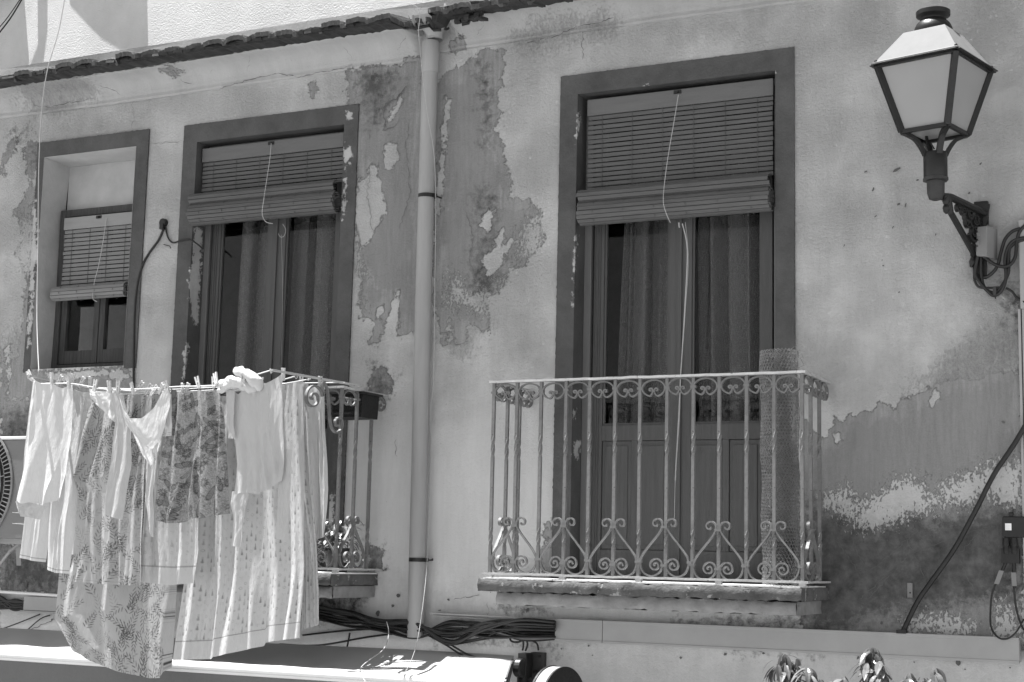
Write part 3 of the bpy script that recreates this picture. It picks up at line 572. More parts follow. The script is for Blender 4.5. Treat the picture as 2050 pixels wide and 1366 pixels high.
# ------------------------------------------------------------------ drainpipe
pt, pb = P(861, 130, -.075), P(833, 1240, -.075); r0 = .0475
dp = thing('drainpipe', 'grey plastic drainpipe running down the wall between the two balconies', 'drainpipe', (pb.x, -.075, -.42))
m = MB(); m.tube([P(863, 84, -.075), pt + Vector((0,0,.02)), pt, P(850, 500, -.075), pb + Vector((0,0,-.1))], [r0*.98, r0, r0, r0, r0], 28); m.build('pipe', M['pvc'], dp, auto=40)
m = MB(); a = P(862, 84, -.075); b = P(861, 146, -.075); m.tube([a, a+(b-a)*.05, b-(b-a)*.04, b], [r0+.002, r0+.0045, r0+.0045, r0+.001], 28); m.build('pipe_coupling', M['pvc'], dp, auto=40)
def hopper():
    m = MB(); c = P(864, 46, -.125); L = .094; n = 14; vs = []
    prof = [(-.066, .036), (-.066, .020), (-.058, -.004), (-.034, -.026), (0, -.034), (.034, -.026), (.058, -.004), (.062, .036)]
    for k, x in enumerate((-L, -L+.010, -L+.0105, -L+.02, -L+.0205, -.05, .05, L-.0205, L-.02, L-.0105, L-.010, L)):
        s = 1.0 + (.07 if k in (0,1,10,11) else .04 if k in (3,4,7,8) and False else 0)
        vs.append([(c.x + x, c.y + y*s, c.z + z*s) for y, z in prof])
    m.grid(np.array(vs)); q = len(prof)
    m.add([v for v in vs[0]], [tuple(range(q))]); m.add([v for v in vs[-1]], [tuple(range(q))])
    nk = [( .085, .062, c.z-.012), (.066, .056, c.z-.03), (.052, .052, c.z-.05), (r0, r0, c.z-.075), (r0, r0, c.z-.09)]; vv = []
    for a, b, z in nk: vv.append([(c.x + a*math.cos(t), c.y + .008 + b*math.sin(t) + (.04*min(1,(c.z-.012-z)/.06)), z) for t in np.linspace(0, 2*math.pi, 25)])
    m.grid(np.array(vv)); m.build('rain_hopper', M['pvc'], dp, auto=35)
hopper()
for py in (393, 1121):
    t = (py-72)/(1232-72); c = P(863 + (834-863)*t, py, -.075); m = MB(); m.lathe(c, [(r0+.001,-.011),(r0+.005,-.010),(r0+.005,.010),(r0+.001,.011)], 28); m.box(c.x+.046, c.x+.062, c.y-.012, c.y+.012, c.z-.011, c.z+.011); m.tube([c+Vector((.054,0,0)), (c.x+.054, -.002, c.z)], .005, 6); m.build('pipe_clamp', M['black'], dp, auto=40)
# ------------------------------------------------------------------ balconies with wrought iron railings
YF = -.47; ZT = .925; ZB = -.082; GAP = .1395
def spiral_pts(cx, cz, r0, r1, a0, a1, n=22):
    return [(cx + (r0+(r1-r0)*k/(n-1))*math.cos(a0+(a1-a0)*k/(n-1)), cz + (r0+(r1-r0)*k/(n-1))*math.sin(a0+(a1-a0)*k/(n-1))) for k in range(n)]
def c_scroll(g):                   # frieze ring between two bars (x from 0 to g, z from top)
    cx = g/2; R = g*.44; cz = -.046; Rz = .042
    curl = [(-.24,-.22),(-.20,-.13),(-.27,-.07),(-.36,-.14),(-.36,-.30),(-.24,-.40),(-.11,-.32),(-.07,-.50),(-.16,-.75),(-.32,-.90)]
    curl = [(-.27,-.20),(-.22,-.27),(-.30,-.30),(-.38,-.20),(-.33,-.04),(-.18,-.02),(-.08,-.16),(-.07,-.42),(-.16,-.72),(-.33,-.93)]
    big = [(math.cos(a), math.sin(a)) for a in np.linspace(R_(-121), R_(-419), 26)]
    pts = curl + big + [(-x, z) for x, z in curl[::-1]]
    return [(p.x, p.y) for p in catmull([Vector((cx + x*R, cz + z*Rz, 0)) for x, z in pts], 3)]
def heart_half(g, h):              # S-scroll right half; centre bar at x=0
    X = lambda u: u*g
    top = spiral_pts(X(.33), h*.885, g*.04, g*.20, R_(150), R_(-180+360), 4)
    top = [(X(.33) + r*math.cos(a), h*.90 + r*math.sin(a)) for r, a in zip(np.linspace(.025*g, .235*g, 24), np.linspace(R_(200), R_(200-380), 24)[::1])]
    top = [(X(.30) + r*math.cos(a), h*.90 + r*math.sin(a)) for r, a in zip(np.linspace(.03*g, .225*g, 24), np.linspace(R_(-170), R_(180), 24))]
    mid = [(X(.09), h*.84), (X(.22), h*.73), (X(.48), h*.58), (X(.72), h*.44), (X(.87), h*.33), (X(.915), h*.25), (X(.90), h*.17), (X(.80), h*.07), (X(.62), h*.012), (X(.42), h*.005), (X(.22), h*.05), (X(.10), h*.13), (X(.075), h*.19)]
    bot = [(X(.335) + r*math.cos(a), h*.19 + r*.98*math.sin(a)) for r, a in zip(np.linspace(.265*g, .035*g, 32), np.linspace(R_(172), R_(172-560), 32))]
    return [(p.x, p.y) for p in catmull([Vector((a, b, 0)) for a, b in (top + mid + bot)], 2)]
def twisted_bar(mb, z0, z1, w=.0165, tw=((.19,.10),(.66,.12))):
    vs = []; zs = [z0, z0+.03]
    for c, l in tw: zs += list(np.linspace(z0+(z1-z0)*c-l/2, z0+(z1-z0)*c+l/2, 9))
    zs = sorted(zs + [z1]); N = len(zs)
    for z in zs:
        a = 0
        for c, l in tw: a += math.pi*min(1, max(0, (z-(z0+(z1-z0)*c)+l/2)/l))
        for k in range(4): t = a + math.pi/4 + k*math.pi/2; vs.append((w*.707*math.cos(t), w*.707*math.sin(t), z))
    mb.add(vs, [(i*4+k, i*4+(k+1)%4, (i+1)*4+(k+1)%4, (i+1)*4+k) for i in range(N-1) for k in range(4)])
def collar(mb, x, z, w=.030, h=.012, y=0): mb.box(x-w/2, x+w/2, y-.0105, y+.0105, z-h/2, z+h/2)
def balcony(label, x0, x1, slab, notch):
    root = thing('balcony', label, 'balcony', ((x0+x1)/2, -.25, FL), None)
    def rough_slab(xa, xb, y0, z0, z1, seed, amp=.0055):
        m = MB(); r = np.random.default_rng(seed); xs = np.arange(xa, xb+.001, .025); zs = np.linspace(z0, z1, 5)
        G = np.array([[(x, y0 + r.normal(0, amp*.35) + (amp*1.6 if j in (0,4) else 0), z + (r.normal(0, amp*.5) if j in (0,4) else 0)) for j, z in enumerate(zs)] for x in xs]); m.grid(G)
        for xe in (xs[0], xs[-1]):
            ys = np.linspace(y0+amp*1.6, .0, 12); m.grid(np.array([[(xe + r.normal(0, amp*.3), y, z) for z in zs] for y in ys]))
        for z in (z0, z1): m.grid(np.array([[(x, y, z + r.normal(0, amp*.2)) for y in np.linspace(y0+amp*1.6, 0, 8)] for x in xs]))
        return m
    rough_slab(slab[0], slab[1], -.505, -.172, FL, 1).build('slab', M['concrete'], root, recalc=True, auto=50)
    rough_slab(slab[0]+.085, slab[1]-.03, -.455, -.240, -.176, 2).build('slab_moulding', M['concrete2'], root, auto=50)
    m = MB(); k = 0; xx = slab[0]+.02
    while xx < slab[1]-.02:
        b = min(xx+.2, slab[1]-.02); m.box(xx+.002, b-.002, -.485, -.012, FL+.001, FL+.008); xx = b
    m.build('floor_tiles', M['floor'], root)
    # railing frame: top and bottom rails round three sides
    m = MB()
    def wavy(a, b, w, h, seed):
        r = np.random.default_rng(seed); n = max(3, int((Vector(b)-Vector(a)).length/.05)); pts = [Vector(a) + (Vector(b)-Vector(a))*i/n + Vector((0, r.normal(0,.0012), r.normal(0,.0009))) for i in range(n+1)]
        d = (Vector(b)-Vector(a)).normalized(); m.sweep(pts, w, h, d.cross(Vector((0,0,1))))
    wavy((x0-.022, YF, ZT), (x1+.022, YF, ZT), .042, .012, 1)
    for x in (x0, x1): wavy((x, YF+.021, ZT-.001), (x, .0, ZT-.001), .040, .011, 2)
    for x in (x0, x1): m.bar((x, YF+.01, ZT-.055), (x, 0, ZT-.055), .012, .006)
    rl = m.build('railing', M['rail'], root); m = MB(); wavy((x0-.03, YF, ZB+.001), (x1+.03, YF, ZB+.001), .028, .012, 4)
    for x in (x0, x1): wavy((x, YF-.012, ZB), (x, 0, ZB), .026, .010, 3)
    n = int(round((x1-x0)/GAP))
    for i in range(0, n+1, 3): m.box(x0+i*(x1-x0)/n-.016, x0+i*(x1-x0)/n+.016, YF-.012, YF+.012, FL+.009, ZB+.001)
    m.build('bottom_rail', M['rail'], rl)
    # balusters
    g = (x1-x0)/n; first = None; ys = [YF + .157*i for i in (1, 2)]
    pos = [(x0+i*g, YF) for i in range(n+1)] + [(x, y) for x in (x0, x1) for y in ys]
    mb = MB(); twisted_bar(mb, ZB+.005, ZT-.005); 
    for k in (0,): collar(mb, 0, ZT-.056)
    mb.v = [(a+pos[0][0], b+pos[0][1], c) for a, b, c in mb.v]; first = mb.build('baluster', M['iron'], rl)
    for x, y in pos[1:]: copy_tree(first, rl, (x-pos[0][0] + random.uniform(-.004,.004), y-pos[0][1], random.uniform(-.004,.004)))
    # frieze rings
    def put(pts, org, ux, wid=.012, thk=.005, name='frieze_scroll', cols=()):
        m = MB(); o = Vector(org); ux = Vector(ux); nrm = ux.cross(Vector((0,0,1)))
        m.sweep([o + ux*a + Vector((0,0,b)) for a, b in pts], wid, thk, nrm)
        return m
    f0 = put(c_scroll(g), (x0, YF, ZT-.008), (1,0,0), .016, .0075).build('frieze_scroll', M['iron'], rl)
    for i in range(1, n): c_ = copy_tree(f0, rl, (i*g + random.uniform(-.003,.003), random.uniform(-.003,.003), random.uniform(-.004,.002)))
    s0 = None
    for x in (x0, x1):
        for i in range(3):
            if s0 is None: s0 = put(c_scroll(.157), (x, YF, ZT-.008), (0,1,0), .016, .0075).build('frieze_scroll', M['iron'], rl); sx = x
            elif i or x != sx: copy_tree(s0, rl, (x-sx, .157*i, 0))
    # lyre shaped scrolls in pairs either side of every second bar
    hh = .288; hp = heart_half(g, hh)
    def heart(org, ux):
        o = Vector(org); u = Vector(ux); nrm = u.cross(Vector((0,0,1))); m = MB()
        for s in (1, -1): m.sweep([o + u*a*s + Vector((0,0,b)) for a, b in hp], .016, .0078, nrm)
        for du, z, w in ((0, hh*.845, .034), (0, hh*.19, .034), (g*.96, hh*.25, .026), (-g*.96, hh*.25, .026)):
            c = o + u*du + Vector((0,0,z)); m.obox(c, u*w/2, nrm*.0115, (0,0,.0062))
        return m
    h0 = heart((x0+g, YF, ZB+.008), (1,0,0)).build('lyre_scroll', M['iron'], rl)
    for i in range(3, n, 2): copy_tree(h0, rl, ((i-1)*g + random.uniform(-.004,.004), random.uniform(-.004,.003), random.uniform(-.010, .008)))
    h1 = heart((x0, YF+.157, ZB+.008), (0,1,0)).build('lyre_scroll', M['iron'], rl); copy_tree(h1, rl, (x1-x0, 0, 0))
    return root
br = balcony('iron railed balcony with a roll of chicken wire, its full front in view', -3.712, -2.042, (-3.765, -2.03), 0)
bl = balcony('iron railed balcony hung with laundry, mostly hidden behind the washing', -6.34, -4.664, (-6.40, -4.655), 0)
# broken plaster where the slabs and rails meet the wall
# ------------------------------------------------------------------ chicken wire roll and dark tub on the right balcony
def chicken_wire():
    cx, cy = P(1564, 900, -.30).x, -.30; z0 = FL + .01; z1 = P(1564, 700, -.30).z; m = MB(); c = .0185; r = random.Random(5)
    Ltot = .63*2.3; nx = int(Ltot/(c*1.5)); nz = int((z1-z0)/(c*.866)); 
    def pos(s, z):
        R = .098 - .020*s/Ltot; a = -s/.098*1.03 + 2.2
        jx = .004*math.sin(z*17+s*9) + .0015*math.sin(z*140+s*77); lean = .012*(z-z0)
        return Vector((cx - lean + (R+jx)*math.cos(a), cy + (R+jx)*math.sin(a), z + .003*math.sin(s*23+z*31)))
    S = c/math.sqrt(3); 
    def edge(a, b):
        p, q = pos(*a), pos(*b); d = (q-p); 
        if d.length < 1e-6: return
        d.normalize(); u = d.orthogonal().normalized()*.0011; w = d.cross(u).normalized()*.0011
        b0 = len(m.v); m.v += [tuple(p+u), tuple(p-u*.5+w*.87), tuple(p-u*.5-w*.87), tuple(q+u), tuple(q-u*.5+w*.87), tuple(q-u*.5-w*.87)]
        m.f += [(b0,b0+1,b0+4,b0+3),(b0+1,b0+2,b0+5,b0+4),(b0+2,b0,b0+3,b0+5)]; m.m += [0]*3
    hx, hz = c, c*.92
    for i in range(int(Ltot/hx)):
        for j in range(int((z1-z0)/hz)):
            o = (hx/2 if j % 2 else 0); s, z = i*hx + o, z0 + j*hz
            top = z + hz*.34
            if r.random() < .985: edge((s, z), (s, top))
            edge((s, top), (s+hx/2, z+hz)); edge((s, top), (s-hx/2, z+hz))
    for k in range(16):           # frayed ends
        s = r.uniform(0, .3); p = pos(s, z1 - r.uniform(0,.1)); m.tube([p, p+Vector((r.uniform(.0,.03), r.uniform(-.02,.02), r.uniform(-.01,.02))), p+Vector((r.uniform(.01,.05), r.uniform(-.02,.02), r.uniform(-.02,.03)))], .0011, 4)
    tag(m.build('chicken_wire_roll', M['wire'], None, loc=(cx, cy, z0), recalc=False), 'tall roll of hexagonal chicken wire standing in the corner of the balcony', 'wire roll')
chicken_wire()
tb = thing('tub', 'dark square plastic tub on the balcony floor behind the chicken wire', 'tub', (P(1566,1130,-.14).x, -.14, FL))
m = MB(); a = P(1540,1130,-.22).x; b = P(1594,1130,-.22).x; zt = P(1566,1085,-.22).z; m.prism([(a+.012,-.215),(b-.012,-.215),(b-.012,-.05),(a+.012,-.05)], lambda x,y,d: (x + (x-(a+b)/2)*d*.06, y, FL+.009+(zt-FL-.009)*d), 0, 1); m.build('body', M['tub'], tb, bevel=.004)
m = MB(); m.box(a-.002, b+.002, -.228, -.04, zt, zt+.010); m.build('rim', M['steel'], tb, bevel=.003)
# hanging basket and flowers on the left balcony
hb = thing('planter', 'black latticed plastic planter hung inside the laundry balcony railing', 'planter', (P(702,820,-.2).x, -.2, .73))
m = MB(); a, b = P(666,815,-.28).x, P(730,815,-.28).x; zt, zb = P(700,790,-.28).z, P(700,836,-.28).z
m.prism([(a+.01,-.30),(b-.01,-.30),(b-.01,-.12),(a+.01,-.12)], lambda x,y,d: (x + (x-(a+b)/2)*d*.08, y, zb+(zt-zb)*d), 0, 1)
for i in range(13):
    for j in range(4): x = a+(b-a)*(i+.5+.5*(j%2))/13.6; m.obox((x, -.304, zb+(zt-zb)*(j+.7)/4.4), (.0055,0,.004), (0,.002,0), (-.004,0,.0055))
m.build('basket', M['basket'], hb); m = MB()
m.box(a-.01, b+.01, -.312, -.10, zt, zt+.012); m.build('rim', M['black'], hb)
def leaf(m, p, d, n, L, W, fold=.25, curl=.35):
    d = Vector(d).normalized(); n = Vector(n); sd = d.cross(n).normalized(); n = sd.cross(d).normalized(); vs = []; N = 6
    for i in range(N+1):
        t = i/N; w = W*math.sin(math.pi*min(1, t*.92+.06))**.8*(1-.35*t)
        c = Vector(p) + d*L*t - n*curl*L*t*t
        vs += [c - sd*w + n*fold*w, c, c + sd*w + n*fold*w]
    m.add(vs, [f for i in range(N) for f in ((i*3,i*3+1,i*3+4,i*3+3),(i*3+1,i*3+2,i*3+5,i*3+4))])
fp = thing('flower_pot', 'leafy flowering plant in a pot behind the laundry balcony scrolls', 'pot plant', (P(676,1120,-.22).x, -.22, FL+.01))
c = Vector((P(676,1120,-.22).x, -.22, FL+.01)); m = MB(); m.lathe(c, [(.055,0),(.085,.115),(.092,.116),(.092,.135),(.08,.135),(.078,.12)], 24); m.build('pot', M['tub'], fp, auto=40)
m = MB()
for k in range(230):
    a = random.uniform(0, 6.28); h = random.uniform(.12, .30); rr = random.uniform(.02,.12); p = c + Vector((rr*math.cos(a), rr*math.sin(a), h)); leaf(m, p, (math.cos(a), math.sin(a), random.uniform(-.6,.6)), (0,0,1), random.uniform(.03,.06), random.uniform(.008,.016))
m.build('leaves', M['leaf'], fp, recalc=False); m = MB()
for k in range(9):
    a = k*.7; m.tube([c+Vector((0,0,.12)), c+Vector((.06*math.cos(a),.06*math.sin(a),.22)), c+Vector((.1*math.cos(a),.1*math.sin(a),.28))], .003, 5)
m.build('stems', M['stem'], fp)
# ------------------------------------------------------------------ wall lantern
LC = Vector((-1.397, -.45, 0)); LA = -.241
def lr(u, v, z): return Vector((LC.x + u*math.cos(LA) - v*math.sin(LA), LC.y + u*math.sin(LA) + v*math.cos(LA), z))
ln = thing('wall_lantern', 'black four sided street lantern with pale roof on a scrolled wall bracket', 'street lamp', (P(1970,430,0).x, 0, 1.74))
def ring4(s, z): return [lr(a*s/2, b*s/2, z) for a, b in ((-1,-1),(1,-1),(1,1),(-1,1))]
m = MB(); T = [ring4(.434, 2.381), ring4(.436, 2.387), ring4(.404, 2.396), ring4(.212, 2.544), ring4(.205, 2.546)]
vs = sum(T, []); fs = [(i*4+k, i*4+(k+1)%4, i*4+4+(k+1)%4, i*4+4+k) for i in range(4) for k in range(4)] + [(16,17,18,19)]
m.add(vs, fs); m.build('lantern_roof', M['tin'], ln)
m = MB(); zt2, zb2 = 2.374, 2.055; a4, b4 = ring4(.395, zt2), ring4(.229, zb2)
for k in range(4): m.bar(a4[k], b4[k], .028, .028, up=(LC - a4[k]).normalized()*1.0)
for k in range(4): m.bar(a4[k], a4[(k+1)%4], .022, .020); m.bar(b4[k], b4[(k+1)%4], .020, .020)
for k in range(4): p, q = ring4(.430, 2.376)[k], ring4(.430, 2.376)[(k+1)%4]; m.bar(p, q, .03, .006)
for k in range(4): c = ring4(.405, 2.392)[k]; m.lathe(c, [(.008,0),(.008,.008),(.004,.011)], 8)
m.build('lantern_frame', M['black'], ln, bevel=.002)
for k in range(4):
    m = MB(); i0, i1 = ring4(.388, zt2), ring4(.224, zb2); vs = [i0[k], i0[(k+1)%4], i1[(k+1)%4], i1[k]]; ins = [v + (Vector((LC.x,LC.y,v.z)) - v).normalized()*.006 for v in vs]
    m.add(vs+ins, [(0,1,2,3),(7,6,5,4),(0,4,5,1),(1,5,6,2),(2,6,7,3),(3,7,4,0)]); m.build('opal_pane', M['opal'], ln)
m = MB(); m.add(ring4(.20, zb2+.004)+ring4(.20, zb2+.012), [(0,3,2,1),(4,5,6,7),(0,1,5,4),(1,2,6,5),(2,3,7,6),(3,0,4,7)]); m.build('bottom_pane', M['opal'], ln)
zf = 2.546; m = MB(); c = Vector((LC.x, LC.y, 0))
prof = [(.082,zf-.01),(.090,zf+.012),(.089,zf+.028),(.080,zf+.048),(.067,zf+.062),(.060,zf+.070),(.060,zf+.078),(.072,zf+.088),(.080,zf+.091),(.0805,zf+.094),(.081,zf+.112),(.076,zf+.116),(.02,zf+.116)]
m.lathe(c, prof, 40); m.build('chimney_finial', M['black'], ln, auto=35)
m = MB()
for k in range(4):
    p = b4[k] + Vector((0,0,-.004)); q = Vector((LC.x, LC.y, 1.965)); o = (p - Vector((LC.x,LC.y,p.z))); CC = Vector((LC.x, LC.y, 0)); pts = [p, CC + o*.86 + Vector((0,0,2.044)), CC + o*.62 + Vector((0,0,2.024)), CC + o*.46 + Vector((0,0,1.992)), CC + o*.36 + Vector((0,0,1.964)), CC + o*.31 + Vector((0,0,1.945))]
    nrm = o.normalized().cross(Vector((0,0,1))); m.sweep(catmull(pts, 6), .028, .017, nrm)
m.lathe(c, [(.055,1.838),(.056,1.84),(.056,1.955),(.053,1.96),(.01,1.96)], 28)
for s in (-1, 1): m.tube([c+Vector((.02*s,-.01,1.955)), c+Vector((.035*s,-.02,1.99)), c+Vector((.02*s,0,2.01)), c+Vector((.005*s,.01,1.98))], .004, 6)
m.tube([c+Vector((-.03,.03,1.95)), c+Vector((-.045,.05,2.02)), c+Vector((-.05,.05,2.06))], .008, 6)
m.build('lantern_fork', M['black'], ln, auto=35)
m = MB(); m.lathe(c, [(.060,1.822),(.060,1.837),(.045,1.839)], 8); m.lathe(c, [(.016,1.728),(.032,1.734),(.041,1.762),(.043,1.820)], 10); m.lathe(c, [(.008,1.728),(.010,1.738)], 8); m.build('bracket_cup', M['steel'], ln, auto=35)
A0 = c + Vector((.028,.03,1.765)); WT = P(1972,428,-.03); WB = P(1953,514,-.03)
m = MB(); m.tube([c+Vector((.02,.02,1.75)), A0 + (WT-A0)*.18, WT], .019, 8); EL = A0 + (WB-A0)*.10 + Vector((.01,.04,-.05)); m.tube([A0 + (WT-A0)*.12 + Vector((0,0,-.01)), EL, WB], .016, 8)
dirw = (WT - A0).normalized(); nn = Vector((dirw.y, -dirw.x, 0)).normalized(); ux = Vector((dirw.x, dirw.y, 0)).normalized()
m.lathe(A0 + Vector((.01,.02,-.045)), [(.005,-.05),(.014,-.04),(.018,-.02),(.012,-.005),(.018,.01),(.02,.03)], 10)
cen = (A0*.25 + WT*.4 + WB*.35)
for (uo, zo, r, a0, a1) in ((.05,-.005,.05,0,500),(-.04,.03,.04,90,560),(.09,-.10,.045,180,640),(.06,.06,.035,270,700),(.13,-.02,.05,0,430),(.10,.045,.03,40,480),(.02,-.04,.05,200,700),(.10,-.06,.05,20,520),(.0,.0,.03,0,400)):
    m.sweep([cen + ux*(uo + r*(1-.75*t)*math.cos(R_(a0+(a1-a0)*t))) + Vector((0,0,zo + r*(1-.75*t)*math.sin(R_(a0+(a1-a0)*t)))) for t in np.linspace(0,1,26)], .02, .011, nn)
for (wa, wb, wc, r, a0, a1) in ((.50,.34,.16,.030,0,600),(.34,.50,.16,.028,120,700),(.34,.30,.36,.034,60,640),(.18,.60,.22,.030,200,760),(.16,.40,.44,.030,20,560),(.10,.25,.65,.026,300,880),(.62,.22,.16,.022,0,500),(.20,.16,.64,.022,90,560)):
    q = A0*wa + WT*wb + WB*wc; m.sweep([q + ux*(r*(1-.75*t)*math.cos(R_(a0+(a1-a0)*t))) + Vector((0,0,r*(1-.75*t)*math.sin(R_(a0+(a1-a0)*t)))) for t in np.linspace(0,1,24)], .018, .009, nn)
m.tube([WB + Vector((0,0,.01)), WB+Vector((-.012,-.012,-.03)), WB+Vector((-.02,-.02,-.055))], [.016,.02,.006], 8)
m.bar(WT + Vector((0,0,.05)), WB, .05, .02, up=(0,1,0))
m.build('scroll_bracket', M['black'], ln)
m = MB(); a, b = P(1951,406,0), P(1980,450,0); m.box(a.x, b.x, -.022, .004, b.z, a.z); m.lathe(P(1962,414,-.022), [(.014,-.006),(.014,0)], 10, 'y'); m.build('wall_plate', M['black'], ln, bevel=.003); m = MB(); a, b = P(1948,520,0), P(1968,560,0); m.box(a.x, b.x+.02, -.018, .004, b.z, a.z); m.build('wall_plate', M['black'], ln, bevel=.003)

# added sheets above the frame, cut to cast shadows on the sunlit upper wall
def uq(px, py, out, up): return upw(px, py, out) + Vector((-.33*up, 0, up))
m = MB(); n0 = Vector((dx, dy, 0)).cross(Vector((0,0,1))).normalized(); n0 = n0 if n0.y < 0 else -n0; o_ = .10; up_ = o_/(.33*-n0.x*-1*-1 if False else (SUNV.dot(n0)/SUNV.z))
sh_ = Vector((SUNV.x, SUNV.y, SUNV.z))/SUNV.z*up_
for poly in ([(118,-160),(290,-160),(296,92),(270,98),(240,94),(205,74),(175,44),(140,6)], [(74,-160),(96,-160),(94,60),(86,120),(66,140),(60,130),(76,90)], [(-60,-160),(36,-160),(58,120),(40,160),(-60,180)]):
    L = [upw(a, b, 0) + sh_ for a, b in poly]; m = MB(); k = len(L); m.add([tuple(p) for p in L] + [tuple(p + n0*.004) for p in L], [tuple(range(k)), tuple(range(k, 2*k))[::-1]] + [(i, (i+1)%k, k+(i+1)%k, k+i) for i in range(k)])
    tag(m.build('shadow_caster', M['niche'], None, loc=L[0]), 'added sheet out of view above, shaped to cast a shadow on the white upper wall', 'towel', 'added shadow casters above the frame')
# ------------------------------------------------------------------ laundry
class Tex:                        # a small drawn print, sampled on the cloth's own vertices
    def __init__(s, w, h, res=.0022):
        s.res = res; s.nx = int(w/res)+2; s.ny = int(h/res)+2; s.a = np.zeros((s.ny, s.nx), np.float32)
    def ell(s, cx, cy, a, b, ang=0, val=1.0, ring=None):
        r = max(a, b)+.003; x0, x1 = max(0, int((cx-r)/s.res)), min(s.nx, int((cx+r)/s.res)+2); y0, y1 = max(0, int((cy-r)/s.res)), min(s.ny, int((cy+r)/s.res)+2)
        if x1 <= x0 or y1 <= y0: return
        X, Y = np.meshgrid(np.arange(x0, x1)*s.res-cx, np.arange(y0, y1)*s.res-cy); c, q = math.cos(ang), math.sin(ang)
        d = np.sqrt(((X*c+Y*q)/a)**2 + ((-X*q+Y*c)/b)**2)
        m = np.clip((1.05-d)/.3, 0, 1) if ring is None else np.clip(1-np.abs(d-1+ring/2)/(ring*.7), 0, 1)
        s.a[y0:y1, x0:x1] = np.maximum(s.a[y0:y1, x0:x1], m*val)
    def line(s, p, q, w=.002, val=1.0):
        n = max(2, int(math.hypot(q[0]-p[0], q[1]-p[1])/.004))
        for i in range(n+1): t = i/n; s.ell(p[0]+(q[0]-p[0])*t, p[1]+(q[1]-p[1])*t, w, w, 0, val)
    def tri(s, cx, cy, w, h, val=1.0):
        for k in range(6): t = k/5; s.ell(cx, cy+h*t, max(.0016, w*t*.5), h*.14, 0, val)
    def at(s, x, y):
        x = np.clip(x/s.res, 0, s.nx-1.01); y = np.clip(y/s.res, 0, s.ny-1.01); i, j = x.astype(int), y.astype(int); u, v = x-i, y-j
        A = s.a; return (A[j,i]*(1-u)*(1-v) + A[j,i+1]*u*(1-v) + A[j+1,i]*(1-u)*v + A[j+1,i+1]*u*v)
def leafprint(w, h, seed):
    t = Tex(w, h); r = random.Random(seed); n = int(w*h/.0021)
    for k in range(n):
        cx, cy = r.uniform(0, w), r.uniform(0, h); a = r.choice([-1,1])*r.uniform(.15,1.0) + (math.pi if r.random()<.2 else 0); val = r.uniform(.8, 1) if r.random() < .55 else r.uniform(.25,.5); L = r.uniform(.065,.095); cv = r.uniform(-.6,.6)
        for i in range(6):
            q = i/5; aa = a + cv*(q-.5); bx, by = cx + L*(q-.5)*math.sin(aa), cy - L*(q-.5)*math.cos(aa)
            for s in (-1, 1):
                la = aa + s*(.75-.3*q); ll = .0145*(1-.3*q); t.ell(bx + ll*1.2*math.sin(la), by - ll*1.2*math.cos(la), .0019, ll, la, val)
    return t
def treeprint(w, h, seed, val=.8):
    t = Tex(w, h); r = random.Random(seed); i = 0; x = .012
    while x < w:
        y = (i % 2)*.022
        while y < h:
            k = r.randrange(6); v = val*r.uniform(.5,1)
            if k in (0,1): t.tri(x, y, .012, .024, v)
            elif k == 2: t.ell(x, y+.01, .0065, .0065, 0, v, .3)
            elif k == 3: [t.line((x-.006, y+.004*q), (x+.005, y+.004*q), .0012, v*.8) for q in range(4)]
            elif k == 4: t.line((x-.005, y), (x, y+.01), .0014, v*.8); t.line((x+.005, y), (x, y+.01), .0014, v*.8)
            else: t.line((x, y), (x, y+.018), .0016, v*.7); t.ell(x+.004, y+.006, .003, .005, .4, v*.6)
            y += .044
        x += .021; i += 1
    return t
def floralprint(w, h, seed):
    t = Tex(w, h); r = random.Random(seed)
    t.a[:] = np.clip((np.random.default_rng(2).normal(.26,.25,t.a.shape)),0,.55)
    for k in range(int(w*h/.00022)): t.ell(r.uniform(0,w), r.uniform(0,h), r.uniform(.003,.006), r.uniform(.0025,.005), r.uniform(0,3), r.uniform(.5,1), .5)
    for k in range(int(w*h/.0028)):            # daisies
        x, y, R = r.uniform(0,w), r.uniform(0,h), r.uniform(.010,.022); t.ell(x, y, R*1.1, R*1.1, 0, .0)
        for q in range(11): a = q*2*math.pi/11; t.ell(x+R*.7*math.cos(a), y+R*.7*math.sin(a), R*.35, R*.13, a, .9)
        t.ell(x, y, R*.3, R*.3, 0, .7, .4)
    for k in range(int(w*h/.0045)):             # big pointed leaves with veins
        x, y, a = r.uniform(0,w), r.uniform(0,h), r.uniform(0,6.3); L = r.uniform(.03,.05); t.ell(x, y, L, L*.3, a, .5); t.ell(x, y, L, L*.3, a, 1, .3)
        for q in range(-3, 4): bx, by = x+L*.25*q*math.cos(a), y+L*.25*q*math.sin(a); t.line((bx, by), (bx+L*.25*math.cos(a+.9), by+L*.25*math.sin(a+.9)), .0013, 1); t.line((bx, by), (bx+L*.25*math.cos(a-.9), by+L*.25*math.sin(a-.9)), .0013, 1)
    for fx, fy in ((.30,.66),(.45,.58)):        # long lily petals in outline
        for q in range(7): a = -.4+q*.55; t.ell(fx*w+.045*math.cos(a), fy*h+.045*math.sin(a), .046, .010, a, 1, .3); t.ell(fx*w+.045*math.cos(a), fy*h+.045*math.sin(a), .040, .005, a, .55)
    return t
def resamp(poly, n):
    poly = np.array([tuple(p) for p in poly], float); 
    if len(poly) == 1: return np.repeat(poly, n, 0)
    s = np.r_[0, np.cumsum(np.hypot(*np.diff(poly, axis=0).T))]; t = np.linspace(0, s[-1], n); return np.stack([np.interp(t, s, poly[:,0]), np.interp(t, s, poly[:,1])], 1)
